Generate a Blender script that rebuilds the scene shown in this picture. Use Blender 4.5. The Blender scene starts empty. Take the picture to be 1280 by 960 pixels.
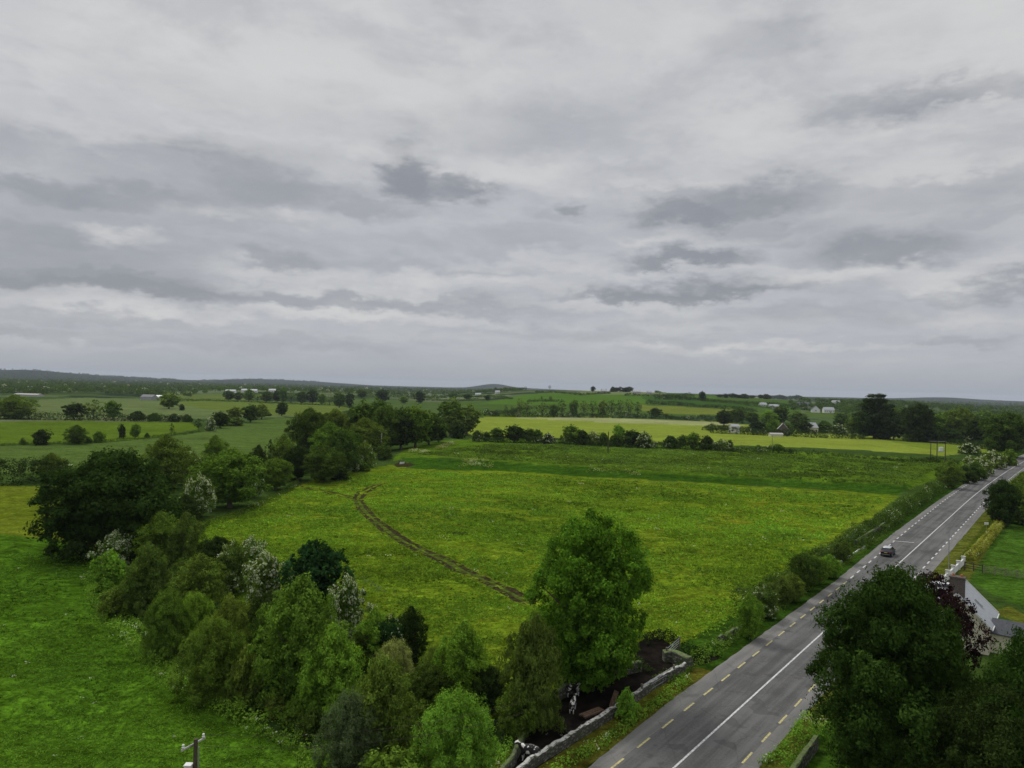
import bpy, math, random
import numpy as np
from mathutils import Vector, Matrix
rad = math.radians
scene = bpy.context.scene
COL = scene.collection

# ------------------------------------------------------------------ camera
F_PX, H = 887.0, 28.0                      # focal length in px of a 1280 px wide picture, eye height
ROLL = math.atan(.026); PITCH = math.atan(4.6 / F_PX)
Fw = np.array([0, math.cos(PITCH), math.sin(PITCH)])
Zp = np.array([0, -math.sin(PITCH), math.cos(PITCH)])
Rt = math.cos(ROLL) * np.array([1., 0, 0]) + math.sin(ROLL) * Zp
Up = -math.sin(ROLL) * np.array([1., 0, 0]) + math.cos(ROLL) * Zp
cam_d = bpy.data.cameras.new('camera'); cam = bpy.data.objects.new('camera', cam_d); COL.objects.link(cam)
cam_d.sensor_width = 36; cam_d.lens = 36 * F_PX / 1280; cam_d.clip_start = .1; cam_d.clip_end = 40000
m = Matrix.Identity(4)
for i in range(3):
    m[i][0] = Rt[i]; m[i][1] = Up[i]; m[i][2] = -Fw[i]
m[2][3] = H
cam.matrix_world = m
scene.camera = cam
scene.view_settings.view_transform = 'Standard'; scene.view_settings.look = 'None'
scene.view_settings.exposure = 0; scene.view_settings.gamma = 1
scene.render.resolution_x, scene.render.resolution_y = 1024, 768
scene.cycles.max_bounces = 6; scene.cycles.diffuse_bounces = 3; scene.cycles.glossy_bounces = 2
scene.cycles.transmission_bounces = 3; scene.cycles.volume_bounces = 0; scene.cycles.transparent_max_bounces = 4

# ------------------------------------------------------------------ node helpers
def nd(nt, typ, **kw):
    n = nt.nodes.new(typ)
    for k, v in kw.items():
        if k.startswith('i_'):
            key = k[2:]; n.inputs[int(key) if key.isdigit() else key].default_value = v
        else: setattr(n, k, v)
    return n
def mth(nt, op, a, b=None, c=None, clamp=False):
    n = nt.nodes.new('ShaderNodeMath'); n.operation = op; n.use_clamp = clamp
    for i, v in enumerate((a, b, c)):
        if v is None: continue
        if hasattr(v, 'is_output') or hasattr(v, 'links'): nt.links.new(v, n.inputs[i])
        else: n.inputs[i].default_value = v
    return n.outputs[0]
def vm(nt, op, a, b=None):
    n = nt.nodes.new('ShaderNodeVectorMath'); n.operation = op
    for i, v in enumerate((a, b)):
        if v is None: continue
        if hasattr(v, 'links'): nt.links.new(v, n.inputs[i])
        else: n.inputs[i].default_value = v
    return n
def mixc(nt, fac, a, b, mode='MIX'):
    n = nt.nodes.new('ShaderNodeMix'); n.data_type = 'RGBA'; n.blend_type = mode
    for i, v in ((0, fac), (6, a), (7, b)):
        if hasattr(v, 'links'): nt.links.new(v, n.inputs[i])
        else: n.inputs[i].default_value = (v if i == 0 else (*v[:3], 1))
    return n.outputs[2]
def noise(nt, vec, scale, detail=4, rough=.55, dist=0, dim='3D'):
    n = nt.nodes.new('ShaderNodeTexNoise'); n.noise_dimensions = dim
    n.inputs['Scale'].default_value = scale; n.inputs['Detail'].default_value = detail
    n.inputs['Roughness'].default_value = rough; n.inputs['Distortion'].default_value = dist
    if vec is not None: nt.links.new(vec, n.inputs['Vector'])
    return n.outputs[0]
def ramp(nt, v, lo, hi, a=0., b=1., smooth=True):
    n = nt.nodes.new('ShaderNodeMapRange'); n.interpolation_type = 'SMOOTHSTEP' if smooth else 'LINEAR'
    nt.links.new(v, n.inputs[0])
    for i, x in enumerate((lo, hi, a, b)): n.inputs[i + 1].default_value = x
    return n.outputs[0]

# ------------------------------------------------------------------ sky and sun
SUN_EL, SUN_AZ = 52, -35                    # azimuth clockwise from +Y
world = bpy.data.worlds.new('World'); scene.world = world; world.use_nodes = True
wt = world.node_tree; wt.nodes.clear()
sky = nd(wt, 'ShaderNodeTexSky', sky_type='NISHITA', sun_disc=False)
sky.sun_elevation = rad(SUN_EL); sky.sun_rotation = rad(SUN_AZ)
tc = nd(wt, 'ShaderNodeTexCoord')
dirv = vm(wt, 'NORMALIZE', tc.outputs['Generated']).outputs[0]
sep = nd(wt, 'ShaderNodeSeparateXYZ'); wt.links.new(dirv, sep.inputs[0])
X, Y, Z = sep.outputs
az = mth(wt, 'ARCTAN2', X, Y); el = mth(wt, 'ARCSINE', Z)
zz = mth(wt, 'ADD', mth(wt, 'MAXIMUM', Z, 0.0), 0.09)
pc = nd(wt, 'ShaderNodeCombineXYZ')
wt.links.new(mth(wt, 'DIVIDE', X, zz), pc.inputs[0]); wt.links.new(mth(wt, 'DIVIDE', Y, zz), pc.inputs[1])
ae = nd(wt, 'ShaderNodeCombineXYZ'); wt.links.new(az, ae.inputs[0]); wt.links.new(el, ae.inputs[1])
# ragged cloud edges: wobble the direction by noise, finer in height than sideways
st = vm(wt, 'MULTIPLY', ae.outputs[0], (1, 2.2, 1)).outputs[0]
def cnoise(vec, scale, detail, rough):
    n = nt_n = wt.nodes.new('ShaderNodeTexNoise'); n.inputs['Scale'].default_value = scale
    n.inputs['Detail'].default_value = detail; n.inputs['Roughness'].default_value = rough
    wt.links.new(vec, n.inputs['Vector']); return n.outputs['Color']
wob = vm(wt, 'MULTIPLY', vm(wt, 'SUBTRACT', cnoise(st, 8, 8, .58), (.5, .5, .5)).outputs[0], (.17, .08, 0)).outputs[0]
wob2 = vm(wt, 'MULTIPLY', vm(wt, 'SUBTRACT', cnoise(st, 30, 7, .62), (.5, .5, .5)).outputs[0], (.06, .035, 0)).outputs[0]
aew = vm(wt, 'ADD', vm(wt, 'ADD', ae.outputs[0], wob).outputs[0], wob2).outputs[0]
def px_ae(px, py):
    d = Fw * F_PX + Rt * (px - 640) - Up * (py - 480); d /= np.linalg.norm(d)
    return math.atan2(d[0], d[1]), math.asin(d[2])
def blobs(lst, o_=1.75, i_=.3):
    tot = None
    for px, py, rx, ry, amp in lst:
        a, e = px_ae(px, py)
        v = vm(wt, 'MULTIPLY', vm(wt, 'SUBTRACT', aew, (a, e, 0)).outputs[0], (F_PX / rx, F_PX / ry, 0)).outputs[0]
        L = vm(wt, 'LENGTH', v).outputs[1]
        b = ramp(wt, L, o_, i_, 0, amp)
        tot = b if tot is None else mth(wt, 'MAXIMUM', tot, b)
    return tot
dark = blobs([(120,270,190,60,.55),(230,225,150,36,.6),(930,262,170,34,.4),(505,218,42,30,1),(585,238,40,13,.95),(455,252,60,12,.7),(270,200,110,20,.7),(330,232,110,22,.8),(60,232,140,16,.8),(190,245,110,26,.7),(420,240,60,20,.5),
    (60,290,150,30,.65),(110,345,190,15,1.1),(40,320,120,30,.8),(240,262,90,20,.6),(350,318,55,16,.55),(200,320,80,26,.6),(855,262,60,18,1),(960,248,120,22,.85),(900,238,90,14,.6),(860,320,66,11,.95),(1010,285,110,16,.5),
    (860,362,150,11,1.05),(1110,308,85,20,.85),(1150,130,110,14,.7),(1250,112,70,14,.5),(430,376,230,13,.75),(1265,356,80,10,.85),(712,258,26,12,.7),(690,272,40,10,.4),(620,300,120,12,.35),
    (950,52,70,16,.4),(20,412,90,8,.6),(1190,428,40,7,.5),(1190,240,120,26,.55),(680,165,130,30,.4),(5,175,50,22,.6),(1000,395,170,9,.35),(350,140,160,18,.25),(1210,275,90,10,.5),(120,398,110,7,.4),(560,330,110,10,.35),(760,420,160,7,.3),(300,425,200,6,.35)])
crisp = blobs([(505,216,36,26,.9),(560,236,40,12,.6),(598,238,24,10,.7),(860,262,50,12,.7),(940,252,70,13,.5),(860,322,56,8,.7),(850,366,130,7,.8),(1110,312,60,10,.5),(712,258,20,10,.5),(120,352,150,8,.7),(270,200,60,12,.4),(150,240,60,14,.4),(60,225,60,10,.35),(1170,128,60,9,.45),(1200,112,70,6,.3),(350,322,40,10,.4),(60,290,60,14,.4)], 1.35, .55)
lite = blobs([(1190,45,110,50,.9),(1250,145,80,12,1),(1110,345,140,12,.8),(300,390,280,8,.85),(60,368,150,11,.8),(850,438,75,5,1),(1015,438,100,4,.6),(600,218,60,8,.8),(470,190,60,8,.5),
    (640,215,80,18,.8),(165,292,28,10,.7),(500,348,190,10,.7),(330,100,220,40,.45),(320,268,70,9,.8),(1130,398,130,8,.5),(690,380,110,6,.5),(1080,170,140,14,.7),(900,150,110,10,.5),(860,225,110,7,.6),(880,295,90,6,.6),(870,338,120,5,.6),(420,360,150,6,.6),(200,180,160,12,.5),(1200,205,90,8,.6),(660,325,90,8,.5),(60,430,180,5,.5)])
n_big = noise(wt, pc.outputs[0], .55, 7, .58, .35)
n_fine = noise(wt, pc.outputs[0], 2.3, 12, .64, .25)
st2 = vm(wt, 'MULTIPLY', ae.outputs[0], (1, 2.9, 1)).outputs[0]
n_str = noise(wt, st2, 5.0, 10, .6, .15)
base = mixc(wt, ramp(wt, n_big, .38, .62), (.65, .655, .65), (.53, .54, .565))
base = mixc(wt, ramp(wt, n_fine, .46, .64, 0, .42), base, (.39, .40, .44))
base = mixc(wt, ramp(wt, noise(wt, pc.outputs[0], 4.5, 9, .65, .2), .47, .33, 0, .4), base, (.68, .68, .68))
base = mixc(wt, ramp(wt, el, .36, .17, 0, .7), base, (.455, .467, .512))
lowk = ramp(wt, el, .45, .12, .35, 1.)
base = mixc(wt, mth(wt, 'MULTIPLY', ramp(wt, n_str, .5, .70, 0, .45), lowk), base, (.37, .38, .42))
base = mixc(wt, mth(wt, 'MULTIPLY', ramp(wt, n_str, .48, .33, 0, .55), lowk), base, (.60, .605, .61))
dk = mth(wt, 'MULTIPLY', dark, ramp(wt, n_str, .34, .60, .72, 1.02))
base = mixc(wt, mth(wt, 'MINIMUM', dk, 1.0), base, (.315, .328, .36))
base = mixc(wt, mth(wt, 'MULTIPLY', crisp, ramp(wt, n_fine, .3, .6, .65, 1.)), base, (.275, .288, .32))
lt = mth(wt, 'MULTIPLY', lite, ramp(wt, n_str, .62, .40, .25, 1.))
base = mixc(wt, mth(wt, 'MINIMUM', lt, 1.0), base, (.66, .66, .655))
base = mixc(wt, ramp(wt, el, .075, .0, 0, .85), base, (.37, .40, .45))
gain = ramp(wt, el, rad(34), rad(75), 1.0, 2.0)
bg1 = nd(wt, 'ShaderNodeBackground'); wt.links.new(base, bg1.inputs[0]); wt.links.new(gain, bg1.inputs[1])
bg2 = nd(wt, 'ShaderNodeBackground', i_Strength=.06); wt.links.new(sky.outputs[0], bg2.inputs[0])
mx = nd(wt, 'ShaderNodeMixShader', i_Fac=.06); wt.links.new(bg1.outputs[0], mx.inputs[1]); wt.links.new(bg2.outputs[0], mx.inputs[2])
wo = nd(wt, 'ShaderNodeOutputWorld'); wt.links.new(mx.outputs[0], wo.inputs[0])
world.cycles.sampling_method = 'MANUAL'; world.cycles.sample_map_resolution = 512

sd = bpy.data.lights.new('sun', 'SUN'); so = bpy.data.objects.new('sun', sd); COL.objects.link(so)
sd.energy = 1.5; sd.angle = rad(11); sd.color = (1, .97, .92)
ldir = Vector((math.sin(rad(SUN_AZ)) * math.cos(rad(SUN_EL)), math.cos(rad(SUN_AZ)) * math.cos(rad(SUN_EL)), math.sin(rad(SUN_EL))))
so.rotation_euler = ldir.to_track_quat('Z', 'Y').to_euler(); so.location = (0, 0, 200)

# ------------------------------------------------------------------ terrain
def sstep(a, b, x):
    t = np.clip((x - a) / (b - a), 0, 1); return t * t * (3 - 2 * t)
def flat(px, py, z=0.):
    d = Fw * F_PX + Rt * (px - 640) - Up * (py - 480); return (d * ((z - H) / d[2]))[:2]
def vnoise(x, y, w, seed):
    """smooth value noise of wavelength w metres, -1..1"""
    u = x / w; v = y / w; i = np.floor(u); j = np.floor(v); a = u - i; b = v - j; a = a * a * (3 - 2 * a); b = b * b * (3 - 2 * b)
    def h(p, q):
        t = np.sin(p * 127.1 + q * 311.7 + seed * 74.7) * 43758.5453; return (t - np.floor(t)) * 2 - 1
    return (h(i, j) * (1 - a) + h(i + 1, j) * a) * (1 - b) + (h(i, j + 1) * (1 - a) + h(i + 1, j + 1) * a) * b
BANK = np.array([flat(*p) for p in ((380, 575), (520, 585), (640, 589), (760, 596), (900, 604), (1040, 612), (1130, 618), (1200, 624))])
ROAD_AZ = rad(38.5); RD = np.array([math.sin(ROAD_AZ), math.cos(ROAD_AZ)]); RN = np.array([RD[1], -RD[0]]); RO = flat(880, 925)
def road_c(s): return .05 + 1.25e-4 * np.clip(np.asarray(s, float) - 160, 0, None) ** 2
def RP(s, n):
    """road coordinates (metres along, metres right of the centre line) to x, y"""
    n = n + road_c(s); return RO + RD * s + RN * n
def terrain(x, y):
    x = np.asarray(x, float); y = np.asarray(y, float)
    r = np.hypot(x, y) + 1e-6; a = np.degrees(np.arctan2(x, y))
    z = np.zeros_like(r)
    yb = np.interp(x, BANK[:, 0], BANK[:, 1])
    s = (x - RO[0]) * RD[0] + (y - RO[1]) * RD[1]; n = (x - RO[0]) * RN[0] + (y - RO[1]) * RN[1] - road_c(s)
    lat = sstep(-60, -30, x) * sstep(-7, -22, n)
    z = z + 2.1 * sstep(0, 13, y - yb) * lat * (1 - sstep(330, 420, y))
    rel = np.clip(sstep(-8, -13, n) + sstep(13, 18, n), 0, 1) * (1 - sstep(-22, -17, n) * sstep(24, 16, s) * sstep(1, 0, n)) * (1 - sstep(300, 600, r))
    z = z + rel * (.13 * vnoise(x, y, 2.3, 1) + .10 * vnoise(x, y, 1.2, 2) + .16 * vnoise(x + y * .3, y, 9, 3))
    # low whaleback of fields in the middle distance
    hill = 24.5 * sstep(800, 1520, r) * sstep(-7.5, 3, a) * (1 - sstep(14, 25, a) * .55) * (1 - sstep(28, 36, a)) * (1 - .8 * sstep(1900, 3500, r))
    hill += 7 * sstep(1000, 1300, r) * (1 - sstep(1700, 2200, r)) * sstep(-26, -20, a) * (1 - sstep(-12, -6, a))
    z = z + hill
    w = sstep(330, 700, r)
    z = z + w * (1.6 * np.sin(x / 190 + .6) * np.sin(y / 150 + 1) + 1.0 * np.sin(x / 83 + y / 120))
    z = z - 1.2 * w
    def dome(px, R, hgt, wa, wr):
        aa = math.degrees(math.atan((px - 640) / F_PX))
        return hgt * np.exp(-((a - aa) / wa) ** 2) * np.exp(-((r - R) / wr) ** 2)
    z = z + dome(40, 8200, 50, 3.4, 1500) + dome(-110, 8300, 50, 6, 1500) + dome(150, 8800, 34, 5, 1200) + dome(320, 9000, 44, 3.4, 1300) + dome(400, 9300, 34, 4.0, 1200)
    z = z + dome(617, 9500, 50, 1.5, 1200) + dome(640, 9800, 24, 5, 1200) + dome(1180, 9500, 36, 2.4, 1300) + dome(1290, 9800, 24, 4, 1300) + dome(1080, 9400, 14, 5, 1200)
    return z
def G(px, py):
    """where the line of sight through a point of the picture meets the ground"""
    d = Fw * F_PX + Rt * (px - 640) - Up * (py - 480); d = d / math.hypot(d[0], d[1])
    ts = np.concatenate([np.linspace(15, 900, 1500), np.geomspace(901, 9000, 1200)])
    hz = H + d[2] * ts - terrain(d[0] * ts, d[1] * ts)
    i = np.argmax(hz < 0)
    if not (hz < 0).any(): i = len(ts) - 1; t = ts[i]
    elif i == 0: t = ts[0]
    else: t = ts[i - 1] + (ts[i] - ts[i - 1]) * hz[i - 1] / (hz[i - 1] - hz[i])
    x, y = d[0] * t, d[1] * t
    return Vector((x, y, float(terrain(x, y))))
def AT(px, D, z=None):
    x = (px - 640) / F_PX * D; return Vector((x, D, float(terrain(x, D)) if z is None else z))
def RV(s, n, dz=0):
    p = RP(s, n); return Vector((p[0], p[1], float(terrain(p[0], p[1])) + dz))
def depth(p): return max(1., p.y)

# ------------------------------------------------------------------ mesh helpers
def lin(c): 
    return tuple(((v / 255) / 12.92 if v / 255 <= .04045 else ((v / 255 + .055) / 1.055) ** 2.4) for v in c)
def link(o, parent=None):
    COL.objects.link(o)
    if parent is not None: o.parent = parent
    return o
def tag(o, label=None, cat=None, group=None, kind=None):
    if label: o['label'] = label
    if cat: o['category'] = cat
    if group: o['group'] = group
    if kind: o['kind'] = kind
    return o
def thing(name, label, cat, loc=(0, 0, 0), rz=0, group=None):
    o = bpy.data.objects.new(name, None); o.empty_display_size = .3; link(o); o.location = loc; o.rotation_euler = (0, 0, rz)
    return tag(o, label, cat, group)
def np_mesh(name, V, Fq, mats, attr=None, smooth=False, tri=False):
    me = bpy.data.meshes.new(name); k = 3 if tri else 4
    V = np.asarray(V, np.float32); Fq = np.asarray(Fq, np.int32)
    me.vertices.add(len(V)); me.vertices.foreach_set('co', V.ravel())
    me.loops.add(Fq.size); me.loops.foreach_set('vertex_index', Fq.ravel())
    me.polygons.add(len(Fq)); me.polygons.foreach_set('loop_start', np.arange(0, Fq.size, k, dtype=np.int32))
    try: me.polygons.foreach_set('loop_total', np.full(len(Fq), k, np.int32))
    except Exception: pass
    if attr is not None:
        for nm, arr in attr.items():
            a = me.attributes.new(nm, 'FLOAT_COLOR', 'POINT')
            a.data.foreach_set('color', np.hstack([arr, np.ones((len(arr), 1))]).astype(np.float32).ravel())
    me.update(calc_edges=True); me.validate()
    if smooth: me.polygons.foreach_set('use_smooth', np.ones(len(me.polygons), bool))
    for mt in (mats if isinstance(mats, (list, tuple)) else [mats]): me.materials.append(mt)
    return me
class MB:
    """collects boxes, bars, tubes and free polygons into ONE mesh"""
    def __init__(s): s.v = []; s.f = []; s.m = []
    def add(s, vs, fs, mi=0):
        o = len(s.v); s.v += [tuple(v) for v in vs]; s.f += [tuple(i + o for i in f) for f in fs]; s.m += [mi] * len(fs); return s
    def box(s, c, d, rz=0, mi=0, taper=1.):
        hx, hy, hz = d[0] / 2, d[1] / 2, d[2] / 2; cs, sn = math.cos(rz), math.sin(rz); vs = []
        for z, t in ((-hz, 1), (hz, taper)):
            for x, y in ((-hx, -hy), (hx, -hy), (hx, hy), (-hx, hy)):
                x *= t; y *= t; vs.append((c[0] + x * cs - y * sn, c[1] + x * sn + y * cs, c[2] + z))
        return s.add(vs, [(0, 3, 2, 1), (4, 5, 6, 7), (0, 1, 5, 4), (1, 2, 6, 5), (2, 3, 7, 6), (3, 0, 4, 7)], mi)
    def bar(s, a, b, w, h=None, mi=0):
        a = Vector(a); b = Vector(b); h = h or w; d = (b - a).normalized()
        up = Vector((0, 0, 1)) if abs(d.z) < .95 else Vector((1, 0, 0)); x = d.cross(up).normalized() * w / 2; y = x.cross(d).normalized() * h / 2
        return s.add([a - x - y, a + x - y, a + x + y, a - x + y, b - x - y, b + x - y, b + x + y, b - x + y],
                     [(0, 1, 2, 3), (7, 6, 5, 4), (0, 4, 5, 1), (1, 5, 6, 2), (2, 6, 7, 3), (3, 7, 4, 0)], mi)
    def tube(s, pts, rs, n=8, mi=0):
        pts = [Vector(p) for p in pts]
        if not hasattr(rs, '__len__'): rs = [rs] * len(pts)
        o = len(s.v)
        for i, p in enumerate(pts):
            d = (pts[min(i + 1, len(pts) - 1)] - pts[max(i - 1, 0)]).normalized()
            up = Vector((0, 0, 1)) if abs(d.z) < .9 else Vector((1, 0, 0)); x = d.cross(up).normalized(); y = x.cross(d)
            for k in range(n):
                a = 2 * math.pi * k / n; s.v.append(tuple(p + (x * math.cos(a) + y * math.sin(a)) * rs[i]))
        for i in range(len(pts) - 1):
            for k in range(n):
                s.f.append((o + i * n + k, o + i * n + (k + 1) % n, o + (i + 1) * n + (k + 1) % n, o + (i + 1) * n + k)); s.m.append(mi)
        s.f.append(tuple(o + k for k in reversed(range(n)))); s.m.append(mi)
        e = o + (len(pts) - 1) * n; s.f.append(tuple(e + k for k in range(n))); s.m.append(mi); return s
    def build(s, name, mats, parent=None, smooth=False):
        me = bpy.data.meshes.new(name); me.from_pydata(s.v, [], s.f)
        for mt in (mats if isinstance(mats, (list, tuple)) else [mats]): me.materials.append(mt)
        me.polygons.foreach_set('material_index', s.m); me.update()
        if smooth: me.polygons.foreach_set('use_smooth', np.ones(len(me.polygons), bool))
        return link(bpy.data.objects.new(name, me), parent)
def bevel(o, w, seg=2):
    b = o.modifiers.new('bevel', 'BEVEL'); b.width = w; b.segments = seg; b.limit_method = 'ANGLE'; return o

# ------------------------------------------------------------------ materials
def mat(name, col=(.5, .5, .5), rough=.7, metal=0, var=0, vscale=4, bump=0, bscale=20, spec=.4):
    mt = bpy.data.materials.new(name); mt.use_nodes = True; nt = mt.node_tree; b = nt.nodes['Principled BSDF']
    b.inputs['Roughness'].default_value = rough; b.inputs['Metallic'].default_value = metal
    b.inputs['Specular IOR Level'].default_value = spec if rough < .7 else (.12 if rough < .8 else .0); b.inputs['Base Color'].default_value = (*col, 1)
    t = nd(nt, 'ShaderNodeTexCoord')
    if var:
        v = noise(nt, t.outputs['Object'], vscale, 5, .6)
        nt.links.new(mixc(nt, ramp(nt, v, .3, .7), tuple(c * (1 - var) for c in col), tuple(min(1, c * (1 + var)) for c in col)), b.inputs['Base Color'])
    if bump:
        bp = nd(nt, 'ShaderNodeBump', i_Strength=bump, i_Distance=.03); nt.links.new(noise(nt, t.outputs['Object'], bscale, 6), bp.inputs['Height']); nt.links.new(bp.outputs[0], b.inputs['Normal'])
    return mt
def foliage_mat():
    mt = bpy.data.materials.new('foliage'); mt.use_nodes = True; nt = mt.node_tree; nt.nodes.clear()
    at = nd(nt, 'ShaderNodeAttribute', attribute_name='leaf'); oi = nd(nt, 'ShaderNodeObjectInfo')
    sp = nd(nt, 'ShaderNodeSeparateColor'); nt.links.new(at.outputs['Color'], sp.inputs[0])
    v = ramp(nt, sp.outputs[0], 0, 1, .35, 1.85, False)
    c = mixc(nt, 1, oi.outputs['Color'], (1, 1, 1), 'MULTIPLY')
    hue = mixc(nt, mth(nt, 'MULTIPLY', sp.outputs[2], .45), (1, 1, 1), (1.20, 1.03, .85))
    c = mixc(nt, 1, c, hue, 'MULTIPLY')
    sc_ = vm(nt, 'SCALE', c); nt.links.new(v, sc_.inputs['Scale'])
    c = mixc(nt, sp.outputs[1], sc_.outputs[0], (.56, .60, .42))
    df = nd(nt, 'ShaderNodeBsdfDiffuse'); tl = nd(nt, 'ShaderNodeBsdfTranslucent'); nt.links.new(c, df.inputs[0])
    ct = mixc(nt, 1, c, (1.15, 1.2, .55), 'MULTIPLY'); nt.links.new(ct, tl.inputs[0])
    mx = nd(nt, 'ShaderNodeMixShader', i_Fac=.28); nt.links.new(df.outputs[0], mx.inputs[1]); nt.links.new(tl.outputs[0], mx.inputs[2])
    out = nd(nt, 'ShaderNodeOutputMaterial'); nt.links.new(mx.outputs[0], out.inputs[0]); return mt
FOL = foliage_mat()
BARK = mat('bark', (.10, .085, .065), .9, var=.35, vscale=6, bump=.6, bscale=14)
def ground_mat():
    mt = bpy.data.materials.new('grassland'); mt.use_nodes = True; nt = mt.node_tree; b = nt.nodes['Principled BSDF']
    b.inputs['Roughness'].default_value = .9; b.inputs['Specular IOR Level'].default_value = .0
    at = nd(nt, 'ShaderNodeAttribute', attribute_name='field'); ro = nd(nt, 'ShaderNodeAttribute', attribute_name='tuft')
    sp = nd(nt, 'ShaderNodeSeparateColor'); nt.links.new(ro.outputs['Color'], sp.inputs[0])
    t = nd(nt, 'ShaderNodeTexCoord').outputs['Object']
    mp = nd(nt, 'ShaderNodeMapping'); nt.links.new(t, mp.inputs[0]); mp.inputs['Scale'].default_value = (.75, 1.25, 1); mp.inputs['Rotation'].default_value = (0, 0, .25); t2 = mp.outputs[0]
    f = noise(nt, t, 2.0, 4, .75); g = noise(nt, t2, .55, 6, .75, .6); h = noise(nt, t2, .10, 5, .7, 1.2); k = noise(nt, t, .02, 4, .6)
    amp = sp.outputs[0]
    def mod(n, a, b_, lo, hi): return mth(nt, 'MULTIPLY_ADD', mth(nt, 'SUBTRACT', ramp(nt, n, a, b_, lo, hi, False), 1.), amp, 1.)
    v = mth(nt, 'MULTIPLY', mod(f, .32, .68, .45, 1.55), mod(g, .34, .66, .48, 1.52)); v = mth(nt, 'MULTIPLY', v, mod(h, .34, .66, .66, 1.34))
    v = mth(nt, 'MULTIPLY', v, ramp(nt, k, .3, .7, .86, 1.14, False))
    sc_ = vm(nt, 'SCALE', at.outputs['Color']); nt.links.new(v, sc_.inputs['Scale'])
    big = noise(nt, t2, .035, 4, .6, .5); c0 = mixc(nt, mth(nt, 'MULTIPLY', ramp(nt, big, .42, .62, 0, .55), sp.outputs[1]), sc_.outputs[0], mixc(nt, 1, sc_.outputs[0], (1.35, 1.12, 1.6), 'MULTIPLY'))
    yel = mth(nt, 'MULTIPLY', ramp(nt, noise(nt, t2, .21, 6, .68, .9), .46, .66, 0, .75), sp.outputs[1])
    c = mixc(nt, yel, c0, mixc(nt, 1, sc_.outputs[0], (1.28, 1.10, 1.3), 'MULTIPLY'))
    dkp = mth(nt, 'MULTIPLY', ramp(nt, noise(nt, t2, .16, 7, .7, .4), .56, .70, 0, .65), sp.outputs[2])
    c = mixc(nt, dkp, c, mixc(nt, 1, sc_.outputs[0], (.42, .68, .5), 'MULTIPLY'))
    fl = mth(nt, 'MULTIPLY', ramp(nt, noise(nt, t, 3.1, 3, .8), .66, .74, 0, .5), mth(nt, 'MULTIPLY', amp, ramp(nt, g, .45, .6)))
    c = mixc(nt, fl, c, (.24, .28, .12))
    nt.links.new(c, b.inputs['Base Color'])
    hgt = mth(nt, 'ADD', mth(nt, 'MULTIPLY', f, .25), mth(nt, 'MULTIPLY', g, .9))
    bp = nd(nt, 'ShaderNodeBump', i_Strength=.9, i_Distance=.45); nt.links.new(mth(nt, 'MULTIPLY', hgt, amp), bp.inputs['Height']); nt.links.new(bp.outputs[0], b.inputs['Normal'])
    return mt
GM = ground_mat()
def noise_c(nt, vec, scale):
    n = nt.nodes.new('ShaderNodeTexNoise'); n.inputs['Scale'].default_value = scale; nt.links.new(vec, n.inputs['Vector']); return n.outputs['Color']
def asphalt_mat(name, a, b_, tracks=True):
    mt = bpy.data.materials.new(name); mt.use_nodes = True; nt = mt.node_tree; b = nt.nodes['Principled BSDF']
    b.inputs['Roughness'].default_value = .9; b.inputs['Specular IOR Level'].default_value = .12
    t = nd(nt, 'ShaderNodeTexCoord').outputs['Object']       # x along the road, y across (the object is turned to the road)
    mp = nd(nt, 'ShaderNodeMapping'); nt.links.new(t, mp.inputs[0]); mp.inputs['Scale'].default_value = (.05, 1.1, 1)
    n1 = noise(nt, mp.outputs[0], 1.0, 6, .6, .3); n2 = noise(nt, t, 5, 6, .75); n3 = noise(nt, t, 45, 2, .5); n4 = noise(nt, t, .18, 4, .6)
    v = mth(nt, 'ADD', mth(nt, 'MULTIPLY', n1, .5), mth(nt, 'MULTIPLY', n2, .22)); v = mth(nt, 'ADD', v, mth(nt, 'MULTIPLY', n4, .28))
    c = mixc(nt, ramp(nt, v, .40, .60), a, b_)
    pt = ramp(nt, noise(nt, t, .33, 3, .5, .3), .60, .63, 0, .45); c = mixc(nt, pt, c, tuple(x * .72 for x in a))
    ck = nd(nt, 'ShaderNodeTexVoronoi', feature='DISTANCE_TO_EDGE'); ck.inputs['Scale'].default_value = .22; nt.links.new(mixc(nt, .25, t, noise_c(nt, t, 1.5)), ck.inputs['Vector']); c = mixc(nt, ramp(nt, ck.outputs['Distance'], .003, .009, .22, 0), c, (.03, .03, .03))
    c = mixc(nt, ramp(nt, n3, .35, .65, 0, .4), c, tuple(x * .6 for x in a))
    nt.links.new(c, b.inputs['Base Color'])
    bp = nd(nt, 'ShaderNodeBump', i_Strength=.4, i_Distance=.01); nt.links.new(n3, bp.inputs['Height']); nt.links.new(bp.outputs[0], b.inputs['Normal']); return mt
def paint_mat(name, col, road=(.09, .09, .09)):
    mt = bpy.data.materials.new(name); mt.use_nodes = True; nt = mt.node_tree; b = nt.nodes['Principled BSDF']; b.inputs['Roughness'].default_value = .7
    t = nd(nt, 'ShaderNodeTexCoord').outputs['Object']
    n = noise(nt, t, 7, 6, .75); nt.links.new(mixc(nt, ramp(nt, n, .44, .60, .05, .65), col, road), b.inputs['Base Color']); return mt
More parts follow.
